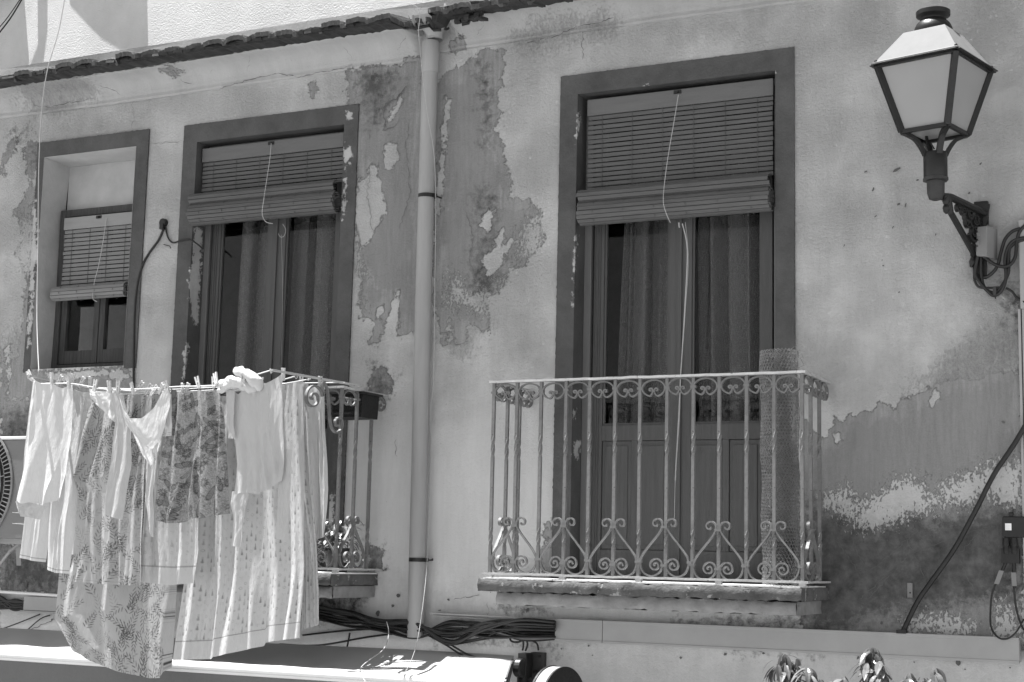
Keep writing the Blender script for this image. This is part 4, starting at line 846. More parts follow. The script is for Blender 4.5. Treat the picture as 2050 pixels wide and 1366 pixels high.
def cloth(name, rows, y, mat, parent=None, fold=(.018, 5), seed=0, pr=None, bow=0.0, tops=.25, lean=0.0, hemv=None, flare=1.0, dx=.0035, loc=None):
    r = np.random.default_rng(seed+11); wpx = max(abs(q[-1][0]-q[0][0]) for q in rows); hpx = max(p[1] for p in rows[-1]) - min(p[1] for p in rows[0])
    nu = int(max(10, wpx*.00225/dx)); nv = int(max(12, hpx*.00225/dx)); Rw = np.stack([resamp(q, nu) for q in rows]); hs = np.r_[0, np.cumsum([abs(Rw[i+1,:,1].mean()-Rw[i,:,1].mean())+1 for i in range(len(rows)-1)])]
    px = np.zeros((nv, nu, 2)); vv = np.linspace(0, 1, nv)
    for j, v in enumerate(vv):
        q = v*hs[-1]; i = min(len(rows)-2, int(np.searchsorted(hs, q, 'right')-1)); f = (q-hs[i])/(hs[i+1]-hs[i]); f = f if len(rows) == 2 else f; px[j] = Rw[i]*(1-f) + Rw[i+1]*f
    base = np.array([[P(a, b, y) for a, b in row] for row in px]).reshape(nv, nu, 3)
    U = np.linspace(0, 1, nu)[None]; Vv = vv[:, None]; A, k = fold; ph = r.uniform(0, 6.28, 8); g = tops + (1-tops)*Vv**.7*flare
    Uw = U + .018*np.sin(5*Vv+ph[0]) + .055*Vv*np.sin(2.4*U*k*.7+ph[1]+1.5*Vv); f = 0
    for m_, a, p in ((k, 1, ph[2]), (k*1.63, .5, ph[3]), (k*.47, .7, ph[4]), (k*2.7, .22, ph[5])):
        w = np.sin(2*math.pi*m_*Uw + p + Vv*np.sin(p*3)*1.2); f = f + a*np.sign(w)*np.abs(w)**.85*(.55+.45*np.sin(Vv*(2.2+a*3)+p*2.3))
    f = A*g*f*.76 + (.0006)*np.sin(31*U*wpx*.00225*6+9*Vv+ph[6])*np.sin(23*Vv+ph[7]) + bow*(U-.5)*Vv
    # creases that run slantwise, as in damp cotton
    for q in range(5):
        cu, cv, an, ln = r.uniform(0,1), r.uniform(.1,1), r.uniform(-.35,.35), r.uniform(.1,.3); d = (U-cu) + an*(Vv-cv); f = f - A*.5*np.exp(-(d/.03)**2)*np.exp(-((Vv-cv)/ln)**2)
    base[..., 1] += f + lean*Vv; base[..., 0] += .0025*np.sin(Vv*17+ph[0])*Vv
    W = wpx*.00225/.88; H = hpx*.00225; S = (U*W + 0*Vv); T = (Vv*H + 0*U)
    p = pr.at(S.ravel(), T.ravel()) if pr is not None else np.zeros(nv*nu)
    if hemv:
        for hv, wd, val in hemv: p = np.where(np.abs((H*(1-Vv)+0*U).ravel()-hv) < wd, val, np.where(((H*(1-Vv)+0*U).ravel() < hv) & (wd > .0025), 0, p))
    m = MB(); m.grid(base); c = base.reshape(-1,3)
    L = loc if loc is not None else (c[:,0].mean(), y, c[:,2].max())
    return m.build(name, mat, parent, smooth=True, attrs=dict(print=p), loc=None if parent else L, recalc=False)
CW = cloth_material('white_cotton', .64, .17, .18); CW2 = cloth_material('white_jersey', .52, .22, .22); CL = cloth_material('leaf_printed_cotton', .43, .05, .16, var=.04); CT = cloth_material('tree_printed_cotton', .55, .14, .18); CF = cloth_material('floral_printed_cotton', .40, .04, .15)
LG = 'laundry hung on the balcony clothes lines'
y1, y2, y3, y4 = -1.10, -.93, -.76, -.60
def garment(name, label, cat, at, y): t = thing(name, label, cat, P(*at, y), LG); return t
# white blouse with gathered cuff, far left
b = garment('blouse', 'white long gathered sleeve garment with a cuff, at the left end of the line', 'blouse', (100,765), y1)
cloth('body', [[(64,758),(84,768),(102,764),(122,778),(146,770)], [(58,800),(148,800)], [(46,880),(146,880)], [(36,940),(138,950)], [(24,1000),(45,1009),(62,1005),(92,1013),(97,1008),(131,996)]], y1, CW, b, (.026, 2.6), 1, tops=.45, bow=-.05)
cloth('cuff', [[(31,1004),(60,1006),(92,1014)], [(40,1034),(60,1036),(80,1041)]], y1+.012, CW2, b, (.008, 2), 2, tops=.8)
# white trousers behind
b = garment('trousers', 'white trousers with stitched hems, behind the gathered blouse', 'trousers', (110,770), y2)
hem = [(.014,.0014,.75)]
cloth('leg', [[(72,766),(112,772)], [(66,940),(112,950)], [(41,1117),(66,1123),(89,1126)]], y2+.03, CW, b, (.012, 1.6), 3, hemv=hem); cloth('leg', [[(100,772),(166,786)], [(98,940),(164,950)], [(86,1140),(112,1147),(141,1149)]], y2, CW, b, (.022, 1.8), 4, hemv=hem, bow=-.05)
# white shirt with pocket stitching
tx = Tex(.2,.8)
for k in range(3): y0 = .075+.055*k; tx.line((.03,y0), (.12,y0+.016), .0014, .8); tx.line((.03,y0+.008), (.12,y0+.024), .0014, .6)
cloth('shirt', [[(139,776),(166,786),(226,782)], [(142,900),(215,900)], [(134,1110),(210,1112)]], y3-.03, CW, None, (.010, 2), 5, pr=tx)
tag(bpy.data.objects['shirt'], 'plain white shirt with stitched lines, between the gathered blouse and the leaf print', 'shirt', LG)
# leaf printed sheet, upper piece
cloth('bed_sheet', [[(182,801),(202,816),(236,836),(262,850),(292,872)], [(163,870),(292,900)], [(146,955),(290,955)], [(156,985),(289,990)], [(140,1164),(190,1169),(286,1173)]], y2-.02, CL, None, (.020, 3.0), 6, dx=.0021, bow=-.03, pr=leafprint(.42,.9,3), hemv=[(.012,.0010,.35)], tops=.5)
tag(bpy.data.objects['bed_sheet'], 'shorter leaf printed sheet with its hem halfway down the laundry', 'sheet', LG)
cloth('bed_sheet', [[(190,792),(345,790)], [(160,1000),(352,1000)], [(112,1148),(356,1130)], [(103,1238),(356,1200)], [(137,1303),(352,1290)], [(141,1306),(205,1336),(262,1350),(300,1358),(326,1357),(333,1345),(348,1337)]], y3+.03, CL, None, (.026, 3.0), 7, dx=.0021, bow=-.05, pr=leafprint(.6,1.35,8), tops=.5)
tag([o for o in bpy.data.objects if o.name.startswith('bed_sheet')][-1], 'longer leaf printed sheet hanging lowest, below the shorter one', 'sheet', LG)
# white apron-like top with swag and sleeves
b = garment('apron', 'white apron top pegged upside down with a swagging neckline and hanging sleeve', 'top', (260,785), y1)
cloth('hem', [[(176,778),(200,784),(240,782)], [(182,798),(206,822),(240,856)]], y1+.03, CW, b, (.010, 2), 9, tops=.8)
cloth('sleeve', [[(222,786),(246,792)], [(231,842),(262,858)], [(222,930),(262,930)], [(208,1028),(226,1036),(243,1041)]], y1, CW2, b, (.009, 1.3), 10, tops=.6)
cloth('neckline', [[(236,786),(246,818),(262,838),(284,838),(306,818),(326,784),(336,776)], [(240,800),(252,836),(268,862),(292,880),(314,866),(326,830),(338,790)], [(252,850),(268,870),(288,890),(305,900),(320,880),(330,850),(341,812)]], y1-.02, CW, b, (.006, 1.6), 11, tops=.9)
tx = Tex(.2,.3)
for k in range(6): tx.ell(.06+.002*k, .06+.012*k, .003, .006, .5*k, .8, .5)
for k in range(5): tx.ell(.115-.003*k, .165+.010*k, .005, .0035, .3*k, 1, .6)
cloth('body', [[(256,846),(290,872),(322,856),(330,842)], [(280,900),(322,890)], [(296,928),(304,934),(316,905)]], y1+.005, CW, b, (.010, 1.5), 12, pr=tx, tops=.7)
cloth('sleeve', [[(328,778),(343,790)], [(319,862),(332,868),(344,865)], [(318,876),(343,872)]], y1+.01, CW, b, (.006, 1), 13, pr=None, hemv=[(.012,.002,.6),(.022,.002,.6)], tops=.8)
cloth('white_towel', [[(296,882),(318,870)], [(290,1000),(306,990)], [(300,1070),(306,1076)]], y2-.05, CW, None, (.008, 1.2), 14, tops=.7)
tag(bpy.data.objects['white_towel'], 'narrow white towel hanging beside the floral cloth', 'towel', LG)
# dark floral cloth
cloth('floral_cloth', [[(342,778),(352,784),(372,788),(398,780),(420,786),(441,776)], [(334,850),(362,860),(394,852),(452,840)], [(318,960),(362,962),(392,940),(454,930)], [(310,1042),(332,1048),(352,1048),(390,1038),(424,1036),(456,1028)]], y1+.04, CF, None, (.034, 2.6), 15, dx=.002, pr=floralprint(.42,.62,4), tops=.6)
tag(bpy.data.objects['floral_cloth'], 'darkest cloth of the line, densely printed with flowers and leaves', 'printed cloth', LG)
# white jersey top with long sleeves
b = garment('jersey_shirt', 'plain white long sleeved jersey top hung by its hem, right of the floral cloth', 'top', (515,765), y1)
cloth('body', [[(461,778),(476,790),(494,776),(512,764),(534,768),(566,748)], [(468,840),(566,840)], [(474,930),(570,930)], [(466,990),(492,986),(516,990),(530,984),(564,963)]], y1, CW2, b, (.014, 2.6), 16, tops=.6)
cloth('sleeve', [[(452,776),(470,784)], [(455,840),(468,840)], [(457,878),(470,878)]], y1-.02, CW2, b, (.004, .8), 17); cloth('sleeve', [[(464,984),(497,982)], [(462,1008),(494,1008)], [(468,1040),(486,1050)], [(463,1093),(482,1096)]], y1+.015, CW2, b, (.006, .9), 18, tops=.6)
cloth('sleeve', [[(552,900),(584,900)], [(558,1000),(580,1000)], [(551,1078),(572,1083)]], y1+.015, CW2, b, (.006, .9), 19, tops=.6)
# knotted white bundle lying over the line
b = MB(); r9 = np.random.default_rng(4)
def lump(path, rad, k):
    pts = catmull([P(x, y, z) for x, y, z in path], 6); n = len(pts); t0 = len(b.v); b.tube(pts, [max(.004, np.interp(i/(n-1), np.linspace(0,1,len(rad)), rad)) for i in range(n)], 26)
    for i in range(t0, len(b.v)):
        v = Vector(b.v[i]); b.v[i] = tuple(v + Vector((.004*math.sin(v.z*90+k)+.003*math.sin(v.x*140), .006*math.sin(v.x*80+v.z*60+k), .004*math.sin(v.x*110+k*2)+.003*math.sin(v.z*150))))
lump([(440,778,y1-.01),(452,768,y1-.02),(476,766,y1-.03),(500,774,y1-.03),(514,782,y1-.02)], [.012,.032,.036,.034,.012], 0); lump([(470,738,y1-.03),(480,744,y1-.03),(500,754,y1-.04),(516,770,y1-.03),(518,784,y1-.02)], [.010,.026,.034,.028,.008], 2); lump([(438,786,y1),(452,776,y1-.03),(468,762,y1-.05),(484,762,y1-.04)], [.006,.022,.026,.008], 4)
o = tag(b.build('cloth_bundle', CW, None, smooth=True, loc=P(480,770,y1), attrs=dict(print=np.zeros(len(b.v)))), 'white cloth bundled over the line at its right, above the jersey top', 'cloth', LG)
# small tree printed bedding
cloth('pillow_case', [[(292,850),(394,850)], [(292,1000),(398,1000)], [(289,1100),(398,1100)], [(284,1166),(340,1172),(388,1168)]], y2+.04, CT, None, (.016, 3), 20, pr=treeprint(.3,.75,2,.5), hemv=[(.080,.003,.55)], tops=.5)
tag(bpy.data.objects['pillow_case'], 'tree printed pillow case whose hem ends above the longer leaf printed sheet', 'pillow case', LG)
cloth('duvet_cover', [[(400,795),(470,792),(560,772),(606,762)], [(380,980),(612,960)], [(366,1150),(616,1130)], [(344,1322),(422,1320),(425,1316),(528,1294),(531,1286),(608,1277)]], y3, CT, None, (.024, 4.6), 21, dx=.0026, bow=-.05, pr=treeprint(.66,1.3,3), hemv=[(.085,.003,.6)], tops=.5)
tag(bpy.data.objects['duvet_cover'], 'wide duvet cover printed with tiny trees, right half of the laundry', 'duvet cover', LG)
cloth('printed_sheet', [[(572,768),(590,776),(606,764),(618,770)], [(568,900),(622,900)], [(600,1060),(632,1060)], [(604,1200),(640,1190)], [(604,1262),(640,1250)]], y3+.06, CT, None, (.016, 3), 22, pr=treeprint(.2,1.2,6), tops=.6)
tag(bpy.data.objects['printed_sheet'], 'narrow pleated tree printed sheet at the right edge, beside the duvet cover', 'sheet', LG)
cloth('curtain_cloth', [[(604,768),(622,776),(642,768),(648,774)], [(608,860),(650,860)], [(612,980),(656,980)], [(618,1082),(651,1076)]], y4+.02, CW, None, (.020, 2), 23, tops=.6)
tag(bpy.data.objects['curtain_cloth'], 'plain white cloth behind the scroll bracket, at the right end of the laundry', 'cloth', LG)
# lines, arms, brackets
def line(pts, y, label, rad=.0032): m = MB(); m.tube(catmull([P(a, b, y) for a, b in pts], 6), rad, 6); tag(m.build('clothes_line', M['rope'], None, loc=P(*pts[0], y)), label, 'clothes line', 'clothes lines of the laundry balcony')
line([(56,757),(80,768),(140,768),(190,776),(230,781),(300,778),(360,774),(430,772),(490,757),(544,741)], y1, 'outermost clothes line, sagging from the left arm tip to the right arm tip')
line([(128,766),(190,778),(260,783),(340,784),(430,781),(520,772),(590,754)], y2, 'second clothes line from the front, behind the outermost one'); line([(176,776),(260,779),(340,780),(430,776),(540,772),(622,759)], y3, 'third clothes line, just outside the one along the railing'); line([(214,783),(300,778),(400,773),(520,769),(690,766)], y4+.06, 'clothes line nearest the railing')
da = thing('drying_rack', 'white iron drying rack arms with scroll brackets reaching out from the balcony railing', 'drying rack', (-5.5, YF, .95))
for x, p, q in ((-4.664, (543,741), (700,769)), (-6.36, (57,752), (215,783))):
    m = MB(); a = P(*p, -1.16); c = P(*q, YF); m.bar(a, c, .020, .010); m.bar(c, c + Vector((.0,.10,-.004)), .018, .010); m.tube([a+Vector((0,-.01,.004)), a+Vector((0,0,-.016)), a+Vector((0,.018,-.004))], .004, 6)
    for t in (.30,.45,.62): e = a+(c-a)*t; m.tube([e+Vector((.0,0,-.004)), e+Vector((.012,0,-.014)), e+Vector((.0,.005,-.022)), e+Vector((-.008,0,-.012))], .0035, 5)
    m.build('arm', M['rail'], da)
    if x > -5:
        o = (350, 720); S = [(1265,385),(1285,378),(1300,350),(1285,305),(1255,310),(1240,345),(1250,395),(1290,405),(1330,370),(1335,310),(1300,280),(1250,290)]
        S = [(1262,392),(1285,385),(1298,352),(1280,322),(1250,330),(1238,365),(1255,402),(1300,400),(1332,360),(1322,308),(1280,285),(1235,310),(1210,370),(1225,435),(1262,462),(1310,430),(1330,390)]
        S = [(1262,390),(1284,382),(1290,345),(1262,325),(1240,350),(1250,400),(1290,405),(1322,365),(1318,310),(1275,282),(1228,298),(1185,330)][:11] + [(1232,325),(1228,400),(1262,462),(1215,450),(1180,380),(1178,290),(1215,205),(1275,178),(1345,195),(1388,260),(1398,340),(1400,430),(1408,530),(1425,620),(1460,665),(1500,655),(1526,605),(1520,545),(1488,530),(1462,560),(1470,600),(1495,600)][3:]
        pts = [PXp(o[0]+u/4.555, o[1]+v/4.555, x) for u, v in S]; m = MB()
        big = [(1268,372,8),]; cx, cz, n = 1262, 345, 46; sp = []
        for i in range(n):
            t = i/(n-1); a = R_(60 + 560*t); rr = 18 + 100*t**1.15; sp.append((cx + rr*.80*math.cos(a)*1.0, cz + rr*1.15*math.sin(a)))
        tail = [(1345,200),(1386,262),(1398,350),(1404,440),(1412,540),(1428,620),(1462,664),(1502,652),(1526,602),(1518,548),(1488,532),(1462,560),(1468,602),(1494,604)]
        sp = [(cx + (16+96*t)*.86*math.cos(R_(130+670*t)), cz + 6 + (14+128*t)*math.sin(R_(130+670*t))) for t in np.linspace(0, 1, 54)]
        sp = [q for q in sp][:-7]
        pts = [PXp(o[0]+u/4.555, o[1]+v/4.555, x) for u, v in sp + tail]; m.sweep(catmull(pts, 3), .016, .010, (1,0,0)); m.build('scroll_bracket', M['iron'], da, smooth=False)
    else:
        pts = [Vector((x, YF - .02 - .15*math.sin(t*3.1), .9 - .25*t)) for t in np.linspace(0,1,14)]; m = MB(); m.sweep(pts, .016, .010, (1,0,0)); m.build('scroll_bracket', M['iron'], da)
# clothes pegs
pg = None
for px, py, tl, y in ((60,754,-35,y1),(103,760,0,y1),(119,764,38,y2),(137,768,-12,y1),(145,763,8,y2),(163,768,32,y2),(181,768,6,y2),(190,774,3,y1),(219,777,-4,y1),(236,777,-2,y1),(265,780,-14,y1),(280,776,40,y2),(296,782,34,y2),(322,781,38,y1),(334,776,-18,y1),(365,782,16,y2),(396,768,-20,y1),(432,760,-24,y1),(486,764,0,y1-.06),(521,770,8,y1),(567,752,2,y2-.02),(603,764,2,y3+.05),(641,768,3,y4),(308,784,30,y2),(374,781,26,y2),(428,768,-8,y2)):
    c = P(px, py, y - .004)
    if pg is None:
        m = MB()
        for s in (-1, 1): m.obox((s*.0062, 0, .002), (.0042, 0, s*.0009), (0, .0055, 0), (s*.0018, 0, .034))
        m.lathe((0,0,.004), [(.004,-.0075),(.004,.0075)], 8, 'y')
        pg = m.build('clothes_peg', M['peg'], None, loc=(0,0,0)); o = pg; tag(o, 'small bare wooden clothes peg gripping laundry on a line', 'clothes peg', 'wooden pegs along the clothes lines')
    else: o = copy_tree(pg)
    o.location = c + Vector((0,0,.004)); o.rotation_euler = (random.uniform(-.2,.2), R_(tl), random.uniform(-.5,.5))
# ------------------------------------------------------------------ air conditioner at the left edge
YA = -.40; a = P(-190, 880, YA); b = P(82, 876, YA); zt = P(30,874,YA).z; zb = P(30,1078,YA).z
ac = thing('air_conditioner', 'white wall mounted air conditioner with round fan grille at the left edge', 'air conditioner', (a.x*.5+b.x*.5, YA, zb))
m = MB(); m.box(a.x, b.x, YA, -.05, zb, zt-.02); m.build('casing', M['ac'], ac, bevel=.006); m = MB(); m.box(a.x-.004, b.x+.004, YA-.008, -.046, zt-.019, zt); m.build('top_cover', M['alu'], ac, bevel=.004)
c = P(-72, 972, YA); R0 = (P(27,970,YA).x - c.x); m = MB(); m.lathe((c.x, YA-.004, c.z), [(R0,.003),(R0,-.006),(R0*.97,-.009),(R0*.965,.001)], 48, 'y', caps=False)
for k in range(90): t = k*2*math.pi/90; m.bar((c.x+R0*.83*math.cos(t), YA-.008, c.z+R0*.83*math.sin(t)), (c.x+R0*.97*math.cos(t), YA-.008, c.z+R0*.97*math.sin(t)), .006, .004, up=(0,1,0))
for q in np.arange(.16, .85, .075): m.lathe((c.x, YA-.008, c.z), [(R0*q+.002,-.002),(R0*q+.002,.002),(R0*q-.002,.002),(R0*q-.002,-.002),(R0*q+.002,-.002)], 48, 'y', caps=False)
for k in range(12): t = k*math.pi/6+.2; m.bar((c.x+R0*.1*math.cos(t), YA-.010, c.z+R0*.1*math.sin(t)), (c.x+R0*.84*math.cos(t+.5), YA-.010, c.z+R0*.84*math.sin(t+.5)), .005, .004, up=(0,1,0))
m.build('fan_grille', M['grille'], ac); m = MB(); m.lathe((c.x, YA-.0005, c.z), [(R0*.97,-.001),(R0*.97,.0004)], 48, 'y'); m.build('fan_opening', M['dark'], ac)
for yy in (1026, 1048): m = MB(); p = P(25,yy,YA-.002); q = P(52,yy+2,YA-.002); m.bar(p, q, .004, .003); m.build('casing_groove', M['alu'], ac)
m = MB(); p, q = P(-60,1082,-.18), P(40,1086,-.18); m.box(a.x+.1, b.x-.03, -.30, -.26, zb-.035, zb-.001); m.bar(P(36,1086,-.2), P(38,1130,-.05), .03, .02); m.bar(P(45,1085,-.22), P(18,1106,-.22), .02, .014); m.build('wall_bracket', M['ptrunk'], ac)
m = MB(); m.tube(catmull([P(38,1090,-.2), P(20,1105,-.18), P(6,1122,-.14), P(-14,1150,-.1)], 6), .010, 8); m.build('drain_hose', M['ptrunk'], ac)
# ------------------------------------------------------------------ white conduit and trunking left of the laundry
m = MB(); m.tube([P(-60,1181,-.06), P(240,1200,-.06)], .010, 10); tag(m.build('conduit', M['alu'], None, loc=P(50,1188,-.06)), 'thin white conduit running along the wall below the air conditioner', 'conduit')
a, b = P(48,1193,-.05), P(240,1236,-.05); m = MB(); zt, zb = P(100,1196,-.05).z, P(100,1224,-.05).z; m.box(a.x, b.x, -.05, -.002, zb, zt); m.box(a.x-.02, b.x, -.058, -.002, zb-.012, zb-.002); tag(m.build('cable_trunking', M['ptrunk'], None, loc=(a.x, -.03, zt), bevel=.002), 'short white trunking length below the air conditioner, behind the laundry', 'trunking', 'white cable trunking')
# right trunking with cover
yt = -.065; zt, zb = P(1576,1259,yt).z, P(1576,1305,yt).z; xa, xb = P(1111,1262,yt).x, P(2040,1298,yt).x
tr = thing('cable_trunking', 'long white trunking running below the chicken wire balcony to the right edge', 'trunking', ((xa+xb)/2, -.03, zb), 'white cable trunking')
xs = xa + (xb-xa)*.115
for x0, x1 in ((xa, xs-.0012), (xs+.0012, xb)):
    m = MB(); m.box(x0, x1, yt, -.004, zb, zt); m.box(x0, x1, yt-.003, yt+.02, zt-.012, zt+.003); m.box(x0, x1, yt-.003, yt+.02, zb-.003, zb+.010); m.build('cover', M['ptrunk'], tr, bevel=.002)
m = MB(); p, q = P(866,1228,-.05), P(1116,1240,-.05); m.bar(p, q, .05, .006); m.bar(P(866,1232,-.03), P(1112,1247,-.03), .05, .004); m.build('loose_cover_strip', M['ptrunk'], tr)
# vertical trunk at the right edge
vt = thing('cable_trunking', 'vertical white trunking at the right edge behind the lantern cables', 'trunking', (P(2050,600,-.04).x, -.03, -.3), 'white cable trunking')
x0 = P(2041,540,-.045).x; m = MB(); m.box(x0, x0+.09, -.045, -.003, P(2041,618,-.045).z, P(2041,440,-.045).z); m.build('cover', M['ptrunk'], vt, bevel=.002)
m = MB(); x0 = P(2044,900,-.03).x; m.box(x0, x0+.012, -.03, -.003, P(2044,1322,-.03).z, P(2044,619,-.03).z); m.box(x0+.018, x0+.09, -.026, -.003, P(2044,1322,-.03).z, P(2044,619,-.03).z); m.build('base_rail', M['ptrunk'], vt)
# ------------------------------------------------------------------ cables
def cable(pts, rad, name, label, mat='cable', y=None, par=None):
    m = MB(); L = [P(*p) if len(p) == 3 else P(p[0], p[1], y) for p in pts]; m.tube(catmull(L, 8), rad, 8)
    if par: return m.build(name, M[mat], par, smooth=True)
    return tag(m.build(name, M[mat], None, smooth=True, loc=L[0]), label, 'cable')
cb = thing('cable_bundle', 'thick sagging bundle of black cables between the drainpipe foot and the trunking', 'cables', P(870,1260,-.06))
rr = random.Random(3)
for k in range(30):
    o = rr.uniform(-1, 1); yy = -.03 - rr.uniform(0, .09); e = rr.uniform(-1,1); s = rr.uniform(-10,10)
    pts = [(560, 1200+o*14, yy), (640, 1226+o*14+s*.3, yy), (700, 1240+o*13+e*5, yy-.01), (760, 1252+e*12, yy), (830, 1262+o*14+e*5, yy), (900, 1266-o*16+s, yy), (970, 1262+e*16, yy-.01), (1040, 1260+o*20, yy), (1112, 1262+o*17, min(-.03, yy+.01))]
    cable(pts, rr.choice([.004,.006,.006,.009]), 'cable', None, 'cable' if rr.random() < .93 else 'gcable', par=cb)
for pts in ([(606,1272,-.03),(700,1262,-.04),(800,1258,-.05)], [(560,1290,-.03),(640,1292,-.03),(740,1275,-.03),(820,1266,-.05)], [(860,1270,-.06),(900,1290,-.08),(935,1310,-.09),(960,1318,-.1)], [(850,1268,-.06),(890,1290,-.08),(925,1312,-.09),(950,1322,-.1)], [(912,1290,-.04),(980,1278,-.05),(1030,1272,-.05),(1100,1276,-.04)], [(868,1276,-.06),(910,1262,-.08),(930,1255,-.08)], [(1046,1275,-.05),(1048,1290,-.05),(1046,1302,-.04)], [(1052,1275,-.05),(1056,1290,-.05),(1052,1303,-.04)], [(1056,1278,-.05),(1074,1288,-.05),(1078,1302,-.04)], [(1020,1276,-.05),(1024,1284,-.05),(1036,1286,-.05),(1046,1282,-.05)], [(694,1300,-.03),(698,1280,-.03),(700,1268,-.04)]): cable(pts, .0055, 'cable', None, par=cb)
lb = thing('cable_bundle', 'tangle of black cables below the air conditioner, left of the trunking', 'cables', P(10,1215,-.05))
for k in range(14):
    o = rr.uniform(-1,1); e = rr.uniform(-1,1); cable([(-80,1200+o*14,-.06),(-10,1205+e*14,-.05),(30,1210+o*12,-.04),(70,1210+e*9,-.03)], rr.choice([.004,.006,.008]), 'cable', None, par=lb)
cable([(-40,1275,-.03),(30,1250,-.02),(80,1230,-.02)], .004, 'cable', None, par=lb); cable([(50,1266,-.02),(80,1240,-.02),(100,1232,-.02)], .004, 'cable', None, par=lb)
cable([(2062,836,-.05),(2030,890,-.05),(1990,950,-.05),(1950,1028,-.05),(1910,1100,-.05),(1862,1168,-.05),(1836,1206,-.05),(1806,1268,-.05)], .0125, 'power_cable', 'thick black cable slanting down the dark wall into the trunking')
m = MB(); a = P(1806,1266,-.06); m.box(a.x-.025, a.x+.02, -.075, -.03, a.z-.006, a.z+.012); o = [q for q in bpy.data.objects if q.name.startswith('power_cable')][0]; m.build('cable_gland', M['black'], o)
cable([(330,452,-.01),(318,480,-.01),(300,505,-.01),(286,530,-.012),(276,565,-.012),(270,620,-.012),(268,700,-.012),(267,790,-.012)], .0075, 'house_cable', 'black cable curving down the wall between the little window and the door'); cable([(331,452,-.01),(336,475,-.01),(346,486,-.012),(362,482,-.016),(380,480,-.016),(396,490,-.012),(406,499,-.0)], .0055, 'house_cable', 'thin black cable looping from the wall socket to the door surround')
cx_ = P(330,447,0); m = MB(); m.lathe((cx_.x, 0, cx_.z), [(.022,-.030),(.026,-.026),(.027,.004)], 14, 'y'); m.box(cx_.x-.014, cx_.x+.014, -.036, -.004, cx_.z-.045, cx_.z-.008); tag(m.build('cable_socket', M['black'], None, loc=(cx_.x, 0, cx_.z), auto=40), 'small black cable outlet on the wall between window and door', 'cable outlet')
m = MB(); m.tube([P(328,490,0), P(340,493,-.03), P(342,497,-.035)], .003, 6); tag(m.build('nail', M['black'], None, loc=P(335,492,0)), 'bent iron nail in the wall below the cable outlet', 'nail')
# white cords
cable([(134,-30,-.36),(118,60,-.36),(95,140,-.36),(84,220,-.36),(78,330,-.36),(76,500,-.40),(74,640,-.5),(78,748,-.7)], .0030, 'rope', 'white cord hanging from the eave to the left end of the laundry', 'cord')
cable([(600,-8,-.36),(700,6,-.36),(828,10,-.36),(838,70,-.30),(846,150,-.2),(856,230,-.15),(868,300,-.13),(872,380,-.13),(872,470,-.125),(870,600,-.125),(868,760,-.125),(862,820,-.125),(864,900,-.125),(858,1060,-.13),(854,1140,-.16),(848,1200,-.25),(838,1270,-.35),(828,1310,-.42),(812,1344,-.5),(790,1366,-.55),(770,1390,-.6)], .0017, 'rope', 'long white cord running down along the drainpipe to the awning', 'cord')
cable([(774,1245,-.14),(778,1262,-.16),(776,1282,-.2),(766,1302,-.28),(744,1318,-.4),(724,1335,-.5),(722,1348,-.55),(732,1366,-.6)], .0026, 'rope', 'short white cord looping from the cable bundle onto the awning', 'cord')
# lantern junction box and cables
jb = thing('junction_box', 'cream junction box on the wall right of the lantern bracket', 'junction box', P(1972,480,0))
a, b = P(1952,458,-.10), P(1986,515,-.10); m = MB(); ztop, zbot = P(1968,455,-.07).z, P(1968,512,-.07).z; x0, x1 = P(1952,480,-.085).x, P(1990,480,-.02).x
m.prism([(x0+.004,-.09),(x0+.055,-.095),(x1,-.045),(x1+.012,-.003),(x0,-.003)], lambda x,y,d: (x + .004*d, y, zbot + (ztop-zbot)*d + (x-x0)*-.18*(1-d)), 0, 1); m.build('box', M['box'], jb, bevel=.004)
for k, (qx, qy) in enumerate(((1957,470),(1957,487))): m = MB(); c = P(qx, qy, -.096); m.lathe(c, [(.010,-.003),(.011,.004)], 14, 'y'); m.build('knockout', M['box'], jb)
for k, (pts, lab) in enumerate((([(1958,512,-.06),(1952,545,-.06),(1958,560,-.06),(1974,580,-.06),(1990,592,-.05),(2006,580,-.05),(2014,555,-.05),(2012,525,-.05),(2016,500,-.05),(2030,482,-.05),(2060,474,-.05)], 'outer black cable loop hanging below the lantern junction box'), ([(1964,512,-.05),(1964,550,-.05),(1972,578,-.05),(1990,586,-.045),(2004,575,-.045),(2018,548,-.045),(2019,520,-.045),(2022,496,-.045),(2040,483,-.045),(2062,478,-.045)], 'inner black cable loop hanging below the lantern junction box'),
    ([(1968,512,-.06),(1985,526,-.06),(2005,534,-.06),(2022,530,-.06),(2033,512,-.055),(2036,480,-.05),(2044,460,-.05),(2062,444,-.05)], 'black cable rising from the lantern junction box past the trunking'), ([(1950,548,-.04),(1962,556,-.04),(1980,552,-.04),(1996,534,-.04),(2004,505,-.04),(2012,480,-.04),(2026,464,-.04),(2042,458,-.05)], 'black cable arching left of the trunking beside the lantern'), ([(2014,577,-.03),(2026,584,-.03),(2036,596,-.03),(2060,610,-.05)], 'thin black cable crossing the vertical trunking below the loops'))):
    cable(pts, .0085 if k < 4 else .006, 'lantern_cable', lab)
m = MB(); a = P(1991,584,-.05); m.box(a.x-.006, a.x+.010, -.066, -.03, a.z-.02, a.z+.02); m.tube([a, P(1993,598,-.02)], .004, 6); m.tube(catmull([P(1950,560,-.006), P(1958,574,-.006), P(1976,577,-.006), P(2000,576,-.006)], 6), .006, 6); tag(m.build('cable_clip', M['steel'], None, loc=a), 'metal clip holding the lantern cable loops to the wall', 'clip')
